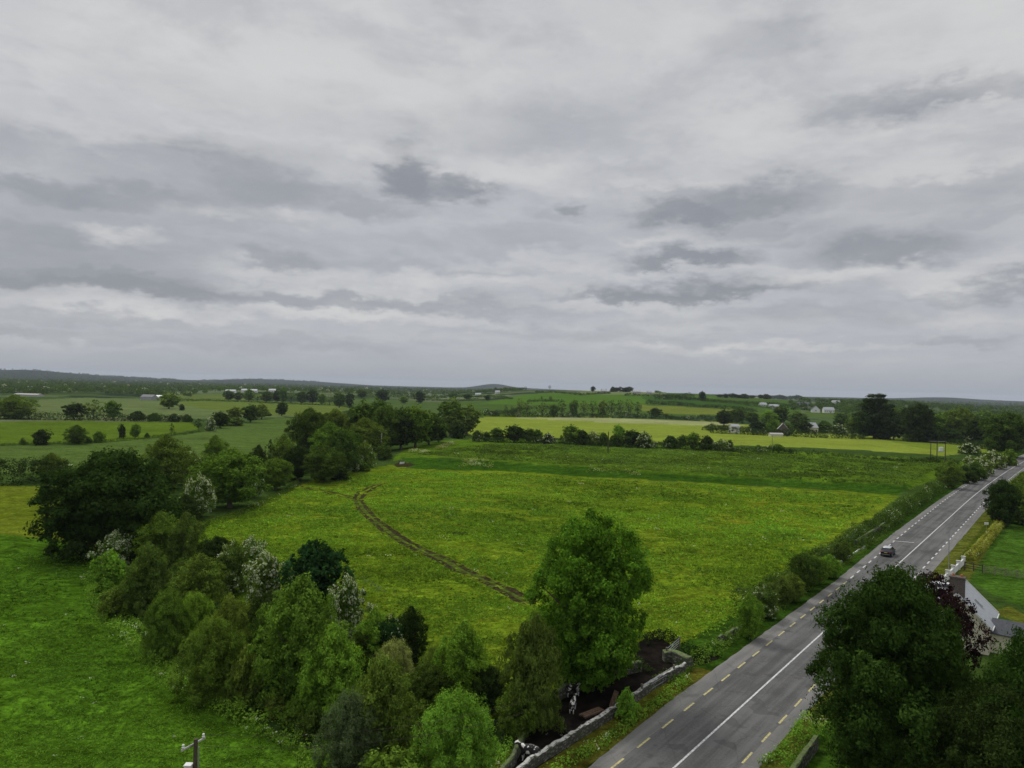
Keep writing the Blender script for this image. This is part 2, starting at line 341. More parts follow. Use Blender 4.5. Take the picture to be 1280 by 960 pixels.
def stone_mat(name, a, b_, top=None, scale=3.0, moss=.4):
    mt = bpy.data.materials.new(name); mt.use_nodes = True; nt = mt.node_tree; b = nt.nodes['Principled BSDF']; b.inputs['Roughness'].default_value = .9
    t = nd(nt, 'ShaderNodeTexCoord').outputs['Object']
    vo = nd(nt, 'ShaderNodeTexVoronoi'); vo.inputs['Scale'].default_value = scale; mp = nd(nt, 'ShaderNodeMapping'); mp.inputs['Scale'].default_value = (1, 1, 1.8); nt.links.new(t, mp.inputs[0]); nt.links.new(mp.outputs[0], vo.inputs['Vector'])
    sp = nd(nt, 'ShaderNodeSeparateColor'); nt.links.new(vo.outputs['Color'], sp.inputs[0])
    c = mixc(nt, sp.outputs[0], a, b_); c = mixc(nt, ramp(nt, vo.outputs['Distance'], .30, .48, 0, .85), c, tuple(x * .35 for x in a))
    c = mixc(nt, ramp(nt, noise(nt, t, 1.1, 6, .7), .5, .62, 0, moss), c, (.05, .085, .02))
    if top:
        ge = nd(nt, 'ShaderNodeNewGeometry'); s3 = nd(nt, 'ShaderNodeSeparateXYZ'); nt.links.new(ge.outputs['True Normal'], s3.inputs[0])
        k = mth(nt, 'MULTIPLY', ramp(nt, s3.outputs[2], .4, .7), ramp(nt, noise(nt, t, 3, 6, .7), .42, .5, .15, .95)); c = mixc(nt, k, c, top)
    nt.links.new(c, b.inputs['Base Color'])
    bp = nd(nt, 'ShaderNodeBump', i_Strength=.8, i_Distance=.05); nt.links.new(vo.outputs['Distance'], bp.inputs['Height']); bp.invert = True; nt.links.new(bp.outputs[0], b.inputs['Normal']); return mt
M = dict(
    road=asphalt_mat('road_asphalt', (.088, .087, .085), (.168, .166, .160)), shoulder=asphalt_mat('shoulder_asphalt', (.15, .148, .142), (.23, .225, .21)),
    white=paint_mat('white_paint', (.72, .72, .70)), yellow=paint_mat('yellow_paint', (.62, .55, .22)),
    stone=stone_mat('stone_wall', (.11, .105, .09), (.23, .215, .185), (.50, .49, .45)), stone2=stone_mat('grey_stone', (.17, .17, .16), (.29, .28, .26), None, 3, .4),
    mossy=stone_mat('mossy_stone', (.13, .13, .10), (.26, .25, .20), (.10, .15, .03), 2.6, .9),
    mud=mat('mud', (.012, .010, .008), .85, var=.5, vscale=.9, bump=.8, bscale=3), soil=mat('rut_soil', (.036, .031, .014), .95, var=.5, vscale=1.6, bump=.8, bscale=5),
    wood=mat('weathered_wood', (.20, .17, .14), .85, var=.3, vscale=8), palewood=mat('bleached_wood', (.42, .40, .36), .8), darkwood=mat('dark_wood', (.085, .07, .055), .85, var=.3, vscale=8),
    plank=mat('timber', (.15, .10, .07), .8, var=.35, vscale=6), cream=mat('cream_render', (.62, .58, .44), .85, var=.08, vscale=2), whiter=mat('white_render', (.72, .72, .70), .8, var=.08, vscale=2),
    slate=mat('grey_slate', (.36, .38, .40), .55, var=.1, vscale=3, bump=.3, bscale=6), dslate=mat('dark_slate', (.055, .06, .07), .6, var=.2, vscale=3),
    glass=mat('window_glass', (.02, .025, .03), .08, spec=.8), black=mat('black_rubber', (.015, .015, .015), .6), paintd=mat('dark_car_paint', (.008, .009, .016), .32, spec=.22),
    paintw=mat('white_car_paint', (.72, .73, .75), .3, spec=.6), silver=mat('silver_roof', (.55, .56, .58), .3, metal=.3), chrome=mat('metal_grey', (.42, .43, .44), .35, metal=.8),
    galv=mat('galvanised_steel', (.36, .37, .38), .45, metal=.6, var=.15, vscale=10), redl=mat('red_lamp', (.35, .02, .015), .25), porc=mat('porcelain', (.72, .72, .68), .3), brick=mat('dark_brick', (.13, .11, .10), .9, var=.35, vscale=9),
    conc=mat('concrete', (.42, .41, .38), .85, var=.2, vscale=3), plate=mat('number_plate', (.6, .5, .12), .5), terra=mat('terracotta', (.40, .17, .09), .8), gwhite=mat('trough_white', (.75, .75, .72), .6))

# ------------------------------------------------------------------ ground sheet
KG = .96
def gc(*c): return np.array(lin(c)) * KG * np.array([1.26, .97, 1.5])
FIELDS = [  # outline in picture points, colour seen, (tuft strength, yellow patches, dark patches)
    ([(-700, 470), (2000, 470), (2400, 560), (-900, 560)], None, None),
    # far left strips
    ([(230, 485), (420, 487), (560, 491), (560, 495), (420, 493), (230, 491)], (82, 106, 62), (.4, .2, 0)),
    ([(215, 493), (330, 493), (340, 497), (250, 502), (200, 501)], (78, 104, 38), (.4, .2, 0)),
    ([(-40, 506), (35, 500), (110, 497), (160, 499), (240, 503), (300, 499), (420, 505), (440, 511), (395, 521), (240, 524), (-60, 524)], (82, 108, 50), (.5, .3, .1)),
    ([(228, 500), (430, 503), (440, 512), (400, 519), (330, 519), (260, 512), (225, 506)], (80, 108, 34), (.6, .4, .3)),
    ([(420, 497), (600, 500), (620, 512), (600, 520), (440, 512)], (62, 92, 34), (.5, .2, .1)),
    ([(400, 486), (620, 492), (620, 496), (400, 493)], (86, 108, 60), (.4, .2, 0)),
    # left mid fields
    ([(-200, 527), (235, 527), (250, 536), (175, 550), (-200, 562)], (72, 104, 22), (.6, .4, .1)),
    ([(250, 540), (330, 524), (430, 519), (455, 530), (400, 545), (370, 562), (330, 575), (240, 592), (100, 590), (-200, 596), (-200, 560), (90, 556), (180, 549)], (68, 98, 34), (.6, .3, .25)),
    ([(-200, 604), (60, 608), (130, 640), (130, 700), (60, 672), (-200, 664)], (82, 108, 20), (.7, .5, .2)),
    ([(-200, 664), (0, 668), (70, 674), (125, 690), (150, 770), (250, 860), (420, 955), (520, 1100), (600, 1600), (-600, 2200), (-400, 760)], (60, 102, 16), (1, .3, .35)),
    # middle hill
    ([(560, 505), (640, 498), (700, 491), (1000, 493), (1000, 520), (560, 520)], (60, 92, 28), (.5, .2, .1)),
    ([(600, 505), (650, 494), (700, 490.5), (780, 492), (900, 497), (900, 505), (760, 505), (660, 506)], (64, 104, 24), (.5, .2, .1)),
    ([(660, 488), (690, 489), (840, 490.5), (830, 494), (740, 493), (690, 491)], (92, 116, 58), (.4, .2, 0)),
    ([(800, 495), (900, 500), (1000, 505), (1000, 512), (900, 508), (810, 503)], (48, 84, 22), (.5, .2, .1)),
    ([(800, 506), (840, 508), (930, 513), (910, 519), (830, 517), (800, 513)], (90, 114, 34), (.4, .3, 0)),
    ([(920, 494), (965, 497), (965, 498.5), (920, 496)], (104, 126, 66), (.4, .2, 0)),
    ([(1005, 514), (1070, 515), (1075, 523), (1010, 521)], (66, 96, 32), (.5, .2, .1)),
    ([(1225, 517), (1262, 518), (1262, 528), (1225, 526)], (84, 112, 30), (.5, .2, .1)),
    ([(570, 514), (700, 518), (700, 521), (570, 521)], (58, 88, 18), (.5, .3, .1)),
    # bright mown strip fields
    ([(575, 535), (600, 521.5), (740, 521), (830, 525), (905, 527), (985, 537), (1080, 544), (1200, 552), (1240, 566), (1180, 570), (1020, 560), (900, 556), (760, 549), (590, 544)], (106, 136, 38), (.5, .35, .15)),
    ([(640, 522.3), (700, 521.7), (900, 528), (935, 532), (900, 533), (760, 528)], (126, 148, 78), (.4, .2, 0)),
    ([(1100, 549), (1150, 547), (1235, 556), (1235, 566), (1180, 564)], (92, 122, 30), (.45, .25, 0)),
    # rough upper field above the bank
    ([(490, 578), (505, 562), (560, 550), (640, 548), (760, 553), (900, 559), (1040, 566), (1180, 575), (1215, 580), (1190, 590), (1140, 612), (1040, 606), (900, 598), (760, 588), (640, 579), (560, 572)], (68, 104, 18), (1, .35, .8)),
    ([(500, 572), (640, 578), (760, 586), (900, 596), (1040, 603), (1140, 608), (1120, 619), (1040, 613), (900, 604.5), (760, 597), (640, 590), (520, 586)], (44, 80, 12), (.9, .05, .5)),
    # main pasture
    ([(180, 720), (240, 660), (330, 625), (390, 600), (440, 590), (490, 580), (520, 586), (640, 590), (760, 597), (900, 605), (1040, 613.5), (1125, 620), (1080, 655), (1000, 705), (930, 775), (900, 800), (870, 840), (800, 860), (640, 900), (560, 900), (400, 800)], (82, 114, 18), (1, .6, .85)),
    ([(540, 655), (600, 640), (690, 655), (660, 690), (600, 685)], (74, 108, 16), (1, .3, .8)),
    ([(880, 630), (960, 618), (1040, 640), (960, 660), (890, 650)], (88, 114, 18), (1, .6, .5)),
    # lawn, verges
    ([(1216, 705), (1262, 655), (1285, 640), (1500, 700), (1500, 780), (1280, 760), (1245, 745), (1212, 725)], (54, 92, 20), (.9, .4, .5)),
    ([(1236, 764), (1262, 758), (1290, 772), (1290, 800), (1275, 780)], (80, 98, 26), (.8, .4, .3)),
]
def inpoly(x, y, P):
    ins = np.zeros(len(x), bool); n = len(P)
    for i in range(n):
        x1, y1 = P[i]; x2, y2 = P[(i + 1) % n]
        if y1 == y2: continue
        c = ((y1 > y) != (y2 > y)) & (x < (x2 - x1) * (y - y1) / (y2 - y1) + x1); ins ^= c
    return ins
def build_ground():
    r1 = H * F_PX / np.arange(1500, 30, -1.0) * 1.0
    r1 = r1[r1 > 14]; r = np.concatenate([[.01, 3, 8], r1, np.geomspace(r1[-1] * 1.008, 16000, 190)])
    an = np.concatenate([np.arange(-180, -44, 4.), np.arange(-44, -37, .5), np.arange(-37, 40.01, .115), np.arange(40.5, 46, .5), np.arange(46, 180, 4.)])
    A, R_ = np.meshgrid(np.radians(an), r); x = (np.sin(A) * R_).ravel(); y = (np.cos(A) * R_).ravel(); z = terrain(x, y)
    nr, na = R_.shape
    i, j = np.meshgrid(np.arange(nr - 1), np.arange(na), indexing='ij'); j2 = (j + 1) % na
    Fq = np.stack([i * na + j, i * na + j2, (i + 1) * na + j2, (i + 1) * na + j], -1).reshape(-1, 4)[:, ::-1]
    # patchwork of distant fields: nearest seed decides the crop
    rng = np.random.default_rng(5)
    col = np.tile(gc(50, 78, 24), (len(x), 1)); tf = np.tile(np.array([.7, .3, .3]), (len(x), 1))
    rr = np.hypot(x, y); far = np.where(rr > 500)[0]
    sd_ = rng.uniform((-9000, 300), (9000, 13000), (5200, 2)); sd_[:1800] = rng.uniform((-2500, 300), (2500, 4000), (1800, 2))
    pal = np.array([gc(*c) for c in ((52, 80, 32), (62, 90, 40), (44, 68, 28), (76, 100, 50), (48, 74, 36), (56, 82, 30), (86, 106, 60), (34, 56, 28), (30, 50, 24))])
    pick = rng.integers(0, len(pal), len(sd_))
    from mathutils import kdtree
    kd = kdtree.KDTree(len(sd_))
    for q, p_ in enumerate(sd_): kd.insert((p_[0] + 0, p_[1], 0), q)
    kd.balance()
    fx, fy = x[far], y[far]; idx = np.fromiter((kd.find((a_, b_, 0))[1] for a_, b_ in zip(fx, fy)), int, len(far))
    col[far] = pal[pick[idx]]
    w_ = np.clip((rr - 2200) / 2500, 0, .85)[:, None]; col = col * (1 - w_) + gc(28, 42, 24) * w_
    for P, c, t in FIELDS:
        if c is None: continue
        W = [G(*p)[:2] for p in P]; ins = inpoly(x, y, W); col[ins] = gc(*c); tf[ins] = t
    # road verges and hedge bottoms along the road
    s = (x - RO[0]) * RD[0] + (y - RO[1]) * RD[1]; n = (x - RO[0]) * RN[0] + (y - RO[1]) * RN[1] - road_c(s)
    b = (s > -80) & (s < 600)
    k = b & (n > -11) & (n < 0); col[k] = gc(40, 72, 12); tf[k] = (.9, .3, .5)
    k = b & (n > -11) & (n < -5) & (s < 14); col[k] = gc(74, 86, 22); tf[k] = (.9, .5, .4)
    k = b & (n > 0) & (n < 10.5); col[k] = gc(76, 94, 26); tf[k] = (.9, .5, .4)
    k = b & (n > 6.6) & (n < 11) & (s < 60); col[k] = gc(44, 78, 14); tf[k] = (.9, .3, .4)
    k = b & (n > 7.3) & (n < 8.6) & (s > 60); col[k] = gc(56, 78, 14); tf[k] = (.8, .3, .4)
    o = link(bpy.data.objects.new('ground', np_mesh('ground', np.stack([x, y, z], 1), Fq, GM, dict(field=col, tuft=tf), True))); tag(o, kind='structure')
build_ground()

def strip(name, cl, wl, wr, mt, dz, kind='structure', jit=0, seed=1, zfun=None):
    """draped ribbon along a list of x,y points; wl, wr: offsets left and right"""
    rng = random.Random(seed); V = []; n = len(cl)
    for i, p in enumerate(cl):
        a = Vector(cl[max(i - 1, 0)][:2]); b = Vector(cl[min(i + 1, n - 1)][:2]); d = (b - a).normalized(); nn = Vector((d.y, -d.x))
        for w in (-wl, wr):
            q = Vector(p[:2]) + nn * (w + rng.uniform(-jit, jit)); V.append((q.x, q.y, float(terrain(q.x, q.y)) + dz))
    mb = MB(); mb.add(V, [(2 * i, 2 * i + 1, 2 * i + 3, 2 * i + 2) for i in range(n - 1)]); return mb
# ------------------------------------------------------------------ road
def tussocks(poly, n, rmin, rmax, label, col, seed, size=.16):
    rng = np.random.default_rng(seed); W = [G(*p)[:2] for p in poly]; P = np.zeros((0, 2))
    while len(P) < n:
        r = rmin * (rmax / rmin) ** rng.random(40000) ; a = np.radians(rng.uniform(-40, 40, 40000)); q = np.stack([r * np.sin(a), r * np.cos(a)], 1); q = q[inpoly(q[:, 0], q[:, 1], W)]; dens = vnoise(q[:, 0], q[:, 1], 7, 9) + .6 * vnoise(q[:, 0], q[:, 1], 2.5, 8)
        q = q[dens > rng.uniform(-.9, .7, len(q))]
        tk = np.array([[v.x, v.y] for v in TRACK]); dd_ = np.full(len(q), 9e9)
        for v in tk: dd_ = np.minimum(dd_, np.hypot(q[:, 0] - v[0], q[:, 1] - v[1]))
        q = q[dd_ > 1.7]; P = np.concatenate([P, q])
    P = P[:n]; k = 5; z = terrain(P[:, 0], P[:, 1]); rr = np.hypot(P[:, 0], P[:, 1]); sz = size * rng.uniform(.6, 1.5, n) * np.clip(rr / 70, .8, 2.4)
    C3 = np.repeat(np.stack([P[:, 0], P[:, 1], z], 1), k, 0); S = np.repeat(sz, k); C3 = C3 + rng.normal(size=C3.shape) * S[:, None] * np.array([.8, .8, .12]); C3[:, 2] += S * .28
    N = rng.normal(size=C3.shape) * .8 + np.array([0, 0, .7]); V, Fq = quads(C3, N, S * rng.uniform(.8, 1.5, len(S)), rng, .45)
    mo = .24 * vnoise(P[:, 0] * .8, P[:, 1] * 1.2, 26, 5) + .16 * vnoise(P[:, 0], P[:, 1] * 1.3, 9, 6); hu = np.clip(.5 + .9 * vnoise(P[:, 0], P[:, 1] * 1.2, 19, 7) + .5 * vnoise(P[:, 0], P[:, 1], 6, 4), 0, 1) * 1.3
    A = np.stack([np.clip(np.repeat(rng.normal(.42, .15, n) + mo, k), 0, 1), np.repeat((rng.random(n) < .0025).astype(float), k), np.repeat(hu, k)], 1)
    o = link(bpy.data.objects.new('grass', np_mesh('grass', V, Fq, FOL, dict(leaf=np.repeat(A, 4, 0))))); o.color = (*col, 1); tag(o, label, 'grass', kind='stuff')
def road_sheet(name, n0, n1, dz, mt, s0=-90, s1=620, step=4, jit=0, seed=3):
    rng = random.Random(seed); root_rot = math.atan2(RD[1], RD[0]); V = []; k = int((s1 - s0) / step)
    for i in range(k + 1):
        s = s0 + i * step; a = n0(s) if callable(n0) else n0; b = n1(s) if callable(n1) else n1
        for n, j in ((a, jit), (b, jit)):
            n = n + rng.uniform(-j, j) + float(road_c(s)); V.append((s, -n, dz + .02))
    mb = MB(); mb.add(V, [(2 * i, 2 * i + 1, 2 * i + 3, 2 * i + 2) for i in range(k)])
    o = mb.build(name, mt); o.location = (RO[0], RO[1], 0); o.rotation_euler = (0, 0, root_rot); tag(o, kind='structure'); return o
edgeL = lambda s: np.interp(s, [-60, -10, 5, 60, 110, 170, 250, 620], [-4.8, -4.85, -5.35, -5.1, -6.1, -6.3, -6.0, -5.4])
edgeR = lambda s: np.interp(s, [-60, 10, 60, 120, 620], [4.8, 4.85, 5.25, 5.4, 5.5])
road_sheet('shoulder', edgeL, edgeR, .0, M['shoulder'], step=1.3, jit=.07)
lineL = lambda s: np.interp(s, [-60, 0, 60, 115, 165, 215, 250, 300, 620], [-3.5, -3.5, -3.7, -4.55, -5.0, -5.1, -4.6, -3.7, -3.6])
road_sheet('road', lambda s: lineL(s) - .12, lambda s: 3.75, .004, M['road'], step=3)
def dashes(name, lf, mt, s0, s1, on, per, w=.15):
    mb = MB(); s = s0
    while s < s1:
        c0, c1 = float(lf(s) + road_c(s)), float(lf(s + on) + road_c(s + on))
        mb.add([(s, -c0 - w / 2, .034), (s + on, -c1 - w / 2, .034), (s + on, -c1 + w / 2, .034), (s, -c0 + w / 2, .034)], [(0, 1, 2, 3)]); s += per
    o = mb.build(name, mt); o.location = (RO[0], RO[1], 0); o.rotation_euler = (0, 0, math.atan2(RD[1], RD[0])); tag(o, kind='structure')
dashes('edge_marking', lineL, M['yellow'], -60.0, 62, 2.1, 4.25, .17); dashes('edge_marking', lambda s: 3.65, M['yellow'], -61.0, 60, 2.1, 4.25, .17)
dashes('edge_marking', lineL, M['white'], 63.5, 620, 2.1, 4.4, .2); dashes('edge_marking', lambda s: 3.7, M['white'], 61.5, 620, 2.1, 4.4, .22)
dashes('centre_line', lambda s: 0., M['white'], -70.0, 620, 3.98, 4.0, .17)
p0, p1 = G(1116, 676), G(1143, 678.5)
mb = MB(); mb.bar(Vector((p0.x, p0.y, .03)), Vector((p1.x, p1.y, .03)), .25, .012); tag(mb.build('cross_marking', M['white']), kind='structure')

def smooth_path(pts, step=1.2):
    P = np.array([[p[0], p[1]] for p in pts]); d = np.r_[0, np.cumsum(np.hypot(*np.diff(P, axis=0).T))]; t = np.arange(0, d[-1], step)
    x = np.interp(t, d, P[:, 0]); y = np.interp(t, d, P[:, 1]); k = 5
    ker = np.ones(k) / k; xs = np.convolve(np.pad(x, k // 2, 'edge'), ker, 'valid'); ys = np.convolve(np.pad(y, k // 2, 'edge'), ker, 'valid')
    return [Vector((a, b, 0)) for a, b in zip(xs, ys)]
def ruts(name, pix, offs, w, seed):
    cl = smooth_path([G(*p) for p in pix], .7); rng = random.Random(seed); mbs = MB()
    for o_ in offs:
        V = []; ph = rng.uniform(0, 6)
        for i, p in enumerate(cl):
            a = cl[max(i - 1, 0)]; b = cl[min(i + 1, len(cl) - 1)]; d = (b - a).normalized(); nn = Vector((d.y, -d.x, 0)); c = o_ + .15 * math.sin(i * .17 + ph)
            ww = w * min(1, i / 4, (len(cl) - 1 - i) / 4) * rng.uniform(.6, 1.15) + .02
            for q in (-ww, ww):
                v = p + nn * (c + q); V.append((v.x, v.y, float(terrain(v.x, v.y)) + .012))
        mbs.add(V, [(2 * i, 2 * i + 1, 2 * i + 3, 2 * i + 2) for i in range(len(cl) - 1)])
    tag(mbs.build(name, M['soil']), kind='structure')
def worn(name, pix, w, seed):
    cl = smooth_path([G(*p) for p in pix], .6); rng = random.Random(seed); V = []
    for i, p in enumerate(cl):
        a = cl[max(i - 1, 0)]; b = cl[min(i + 1, len(cl) - 1)]; d = (b - a).normalized(); nn = Vector((d.y, -d.x, 0)); ww = w * rng.uniform(.8, 1.1) * min(1, (i + 1) / 6)
        for q in (-ww, -ww * .33, ww * .33, ww): v = p + nn * q; V.append((v.x, v.y, float(terrain(v.x, v.y)) + .006))
    tag(MB().add(V, [(4 * i + k, 4 * i + k + 1, 4 * i + k + 5, 4 * i + k + 4) for i in range(len(cl) - 1) for k in range(3)]).build(name, mat('worn_turf', (.062, .090, .014), .95, var=.5, vscale=.9)), kind='structure')
worn('worn_strip', [(668, 756), (640, 743), (600, 722), (560, 703), (520, 685), (490, 668), (468, 650), (452, 634), (447, 624)], 1.35, 4)
ruts('farm_track', [(668, 756), (640, 743), (600, 722), (560, 703), (520, 685), (490, 668), (468, 650), (452, 634), (447, 624), (453, 615), (468, 608), (482, 603)], (-.85, .85), .52, 2)
ruts('worn_path', [(446, 624), (428, 620), (405, 614), (388, 611), (373, 608), (369, 602), (374, 597)], (-.8, .8), .36, 3)
def patch(name, pix, mt, dz=.01):
    W = [G(*p) for p in pix]; c = sum(W, Vector()) / len(W); V = [(c.x, c.y, c.z + dz)] + [(w.x, w.y, w.z + dz) for w in W]; n = len(W)
    o = MB().add(V, [(0, 1 + i, 1 + (i + 1) % n) for i in range(n)]).build(name, mt); tag(o, kind='structure'); return o
patch('muddy_yard', [(600, 1010), (640, 962), (655, 915), (676, 888), (704, 866), (752, 846), (812, 832), (856, 838), (800, 872), (740, 915), (668, 962)], M['mud'])
patch('muddy_gateway', [(795, 835), (792, 808), (806, 798), (822, 796), (836, 804), (846, 814), (868, 819), (900, 820), (898, 824), (870, 833), (852, 836)], M['mud'], .012)
patch('bare_earth', [(492, 581), (500, 577), (512, 578), (519, 581), (508, 584), (496, 584)], M['soil'], .02)
patch('driveway', [(1148, 745), (1168, 722), (1180, 728), (1196, 742), (1190, 775), (1150, 800), (1140, 770)], M['shoulder'], .03)

# ------------------------------------------------------------------ foliage generators
def quads(P, N, S, rng, asp=.62):
    n = len(P); r = rng.normal(size=(n, 3)); N = N / (np.linalg.norm(N, axis=1, keepdims=True) + 1e-9)
    T = np.cross(N, r); T /= np.linalg.norm(T, axis=1, keepdims=True) + 1e-9; B = np.cross(N, T)
    S = np.asarray(S).reshape(-1, 1) * np.ones((n, 1)); T = T * S * .55; B = B * S * .55 * asp
    V = np.stack([P - T, P - B + T * .15, P + T, P + B + T * .15], 1).reshape(-1, 3)
    return V, np.arange(4 * n).reshape(-1, 4)
PROF = dict(   # crown radius at height fraction t in 0..1 (of the crown)
    round=lambda t: math.sqrt(max(0, 1 - (2 * t - .95) ** 2)) if t > 0 else .4,
    oval=lambda t: (min(1, t / .32 + .4)) * math.sqrt(max(0.0, 1 - max(0, (t - .36) / .68) ** 2.7)),
    spread=lambda t: math.sqrt(max(0, 1 - ((t - .30) / .72) ** 2)) if t > .3 else .80 + .2 * t / .3,
    shrub=lambda t: (1 - max(0, (t - .25) / .78) ** 2.2) ** .6 if t < 1 else 0,
    cone=lambda t: max(.04, 1 - t) ** .75, column=lambda t: math.sqrt(max(0, 1 - max(0, (t - .6) / .42) ** 2)) * (.8 + .2 * min(1, t / .3)))
def crown_mesh(name, h, r, prof='round', base=.15, nl=60, ncl=14, nlf=16, leaf=.28, lobe=.26, seed=1, flower=0, up=.25, gap=0., clump=.33, tier=0, asp=.62):
    rng = np.random.default_rng(seed); f = PROF[prof]; P = []; N = []; S = []; C = []
    z0 = base * h; ch = h - z0; lobes = []
    ph = rng.uniform(0, 6.28, 4)
    for i in range(nl):
        t = (i + .5) / nl; t = 1 - (1 - t) ** .9; a = i * 2.399963 + rng.uniform(-.4, .4); rr = f(t) * r
        rr *= 1 + .15 * math.sin(2 * a + ph[0] + 2 * t) + .13 * math.sin(3 * a + ph[1] + 5 * t) + .09 * math.sin(5 * a + ph[2] + 7 * t)
        lr = lobe * r * rng.uniform(.5, 1.35)
        q = max(0., rr - lr * .75) * (rng.uniform(.35, 1) if rng.random() < .3 else rng.uniform(.82, 1.2))
        z = z0 + ch * t - lr * .5 * (t > .75) + rng.uniform(-.035, .045) * h
        if tier: z = z0 + round((z - z0) / tier) * tier + rng.uniform(-.12, .12) * tier
        lobes.append((q * math.cos(a), q * math.sin(a), max(z, lr * .5), lr))
    for (lx, ly, lz, lr) in lobes:
        lv = rng.uniform(-.22, .22)
        for k in range(ncl):
            d = rng.normal(size=3); d[2] = abs(d[2]) * .9 - .35 * rng.random(); o = np.array([lx, ly, 0]); on = np.linalg.norm(o)
            if on > .01: d += o / on * .5
            d /= np.linalg.norm(d)
            if gap and rng.random() < gap: continue
            fl = tier and .55 or 1.
            c = np.array([lx, ly, lz]) + d * lr * rng.uniform(.7, 1.12) * np.array([1, 1, fl]); cr = lr * clump * rng.uniform(.7, 1.35)
            n = int(nlf * rng.uniform(.6, 1.4)); off = rng.normal(size=(n, 3)) * cr * .62; off[:, 2] *= .75
            p = c + off; nn = off / (cr + 1e-6) * .8 + d * .6 + np.array([0, 0, up]) + rng.normal(size=(n, 3)) * .55
            P.append(p); N.append(nn); S.append(leaf * rng.uniform(.65, 1.35, n))
            g = np.clip(.5 + lv + rng.uniform(-.2, .2) + rng.normal(size=n) * .13, 0, 1); fw = np.zeros(n)
            if flower and (d[2] > -.1) and rng.random() < flower: fw = (rng.random(n) < .66).astype(float)
            C.append(np.stack([g, fw, np.clip(rng.uniform(0, 1) * .8 + rng.uniform(0, .3, n), 0, 1)], 1))
    k = int(len(lobes) * ncl * nlf * (.10 if gap < .1 else .02)); t = rng.uniform(.02, .9, k); a = rng.uniform(0, 6.283, k); rr = np.array([f(q) for q in t]) * r * np.sqrt(rng.random(k)) * .74
    P.append(np.stack([rr * np.cos(a), rr * np.sin(a), z0 + ch * t * .95], 1)); N.append(rng.normal(size=(k, 3))); S.append(np.full(k, leaf * 2.)); C.append(np.stack([np.full(k, .35), np.zeros(k), rng.random(k) * .4], 1))
    P = np.concatenate(P); N = np.concatenate(N); S = np.concatenate(S); C = np.concatenate(C)
    P[:, 2] = np.maximum(P[:, 2], .05)
    kz = h / np.quantile(P[:, 2], .992); kr = r / np.quantile(np.hypot(P[:, 0], P[:, 1]), .985); P *= np.array([kr, kr, kz]); lobes = [(a_ * kr, b_ * kr, c_ * kz * .93, d_) for a_, b_, c_, d_ in lobes]
    V, Fq = quads(P, N, S, rng, asp); return np_mesh(name, V, Fq, FOL, dict(leaf=np.repeat(C, 4, 0))), lobes
def trunk_mesh(h, r, lobes, tr, base=.15, seed=1, nlimb=9, fork=.25):
    rng = random.Random(seed); mb = MB(); th = h * max(fork, base + .05)
    mb.tube([(0, 0, -.4), (0, 0, .1), (.05 * rng.uniform(-1, 1), 0, th * .5), (rng.uniform(-.1, .1), rng.uniform(-.1, .1), th), (rng.uniform(-.3, .3), rng.uniform(-.3, .3), h * .72)], [tr * 1.5, tr * 1.15, tr, tr * .8, tr * .2], 9)
    for L in rng.sample(lobes, min(nlimb, len(lobes))):
        z = th * rng.uniform(.7, 1.5); z = min(z, L[2] * .9); a = Vector((0, 0, z)); b = Vector(L[:3]); mid = a.lerp(b, .5) + Vector((0, 0, .06 * h))
        mb.tube([a, mid, b], [tr * .5, tr * .3, tr * .08], 6)
    me = bpy.data.meshes.new('trunk'); me.from_pydata(mb.v, [], mb.f); me.materials.append(BARK); me.polygons.foreach_set('use_smooth', np.ones(len(me.polygons), bool)); me.update(); return me
PROTO = {}
def proto(key, h, r, tr=.3, fork=.2, nlimb=9, **kw):
    cm, lb = crown_mesh('crown', h, r, **kw); PROTO[key] = (h, r, cm, trunk_mesh(h, r, lb, tr, kw.get('base', .15), 1, nlimb, fork))
proto('lime', 15.5, 5.9, .42, prof='oval', base=.04, nl=170, ncl=20, nlf=20, leaf=.22, lobe=.20, seed=3)
proto('oak', 12, 10.5, .7, prof='spread', base=.10, nl=150, ncl=20, nlf=18, leaf=.34, lobe=.17, seed=5, tier=1.1, up=.7, gap=.06, nlimb=16)
proto('round', 10, 5, .3, prof='round', base=.10, nl=95, ncl=17, nlf=18, leaf=.24, lobe=.24, seed=7)
proto('ragged', 11, 4.6, .28, prof='round', base=.04, nl=80, ncl=16, nlf=18, leaf=.23, lobe=.24, seed=8, gap=.08)
proto('sycamore', 9, 5, .3, prof='spread', base=.1, nl=44, ncl=15, nlf=15, leaf=.42, lobe=.28, seed=9, up=.8, clump=.26)
proto('willow', 7.5, 4.6, .2, prof='shrub', base=.02, nl=110, ncl=18, nlf=20, leaf=.22, lobe=.22, seed=11, up=.9, asp=.32, clump=.30)
proto('sallow', 7, 4, .2, prof='shrub', base=.02, nl=100, ncl=17, nlf=19, leaf=.22, lobe=.22, seed=12, asp=.4, gap=.05)
proto('hawthorn', 5.5, 3.2, .16, prof='round', base=.06, nl=46, ncl=14, nlf=15, leaf=.22, lobe=.28, seed=13, flower=.62)
proto('mayflower', 5.5, 3.2, .16, prof='shrub', base=.03, nl=46, ncl=14, nlf=15, leaf=.22, lobe=.28, seed=14, flower=.15)
proto('shrub', 3.6, 2.4, .1, prof='shrub', base=.0, nl=36, ncl=12, nlf=15, leaf=.2, lobe=.32, seed=15)
proto('bigtree', 15, 7, .45, prof='round', base=.06, nl=210, ncl=22, nlf=24, leaf=.20, lobe=.19, seed=17, gap=.05, asp=.5, up=.1)
proto('beech', 11, 4.6, .3, prof='round', base=.12, nl=90, ncl=17, nlf=17, leaf=.20, lobe=.24, seed=18, gap=.15, clump=.28)
proto('cedar', 24, 8.5, .6, prof='oval', base=.06, nl=60, ncl=16, nlf=16, leaf=.6, lobe=.26, seed=19, tier=2.6, up=.8, gap=.05)
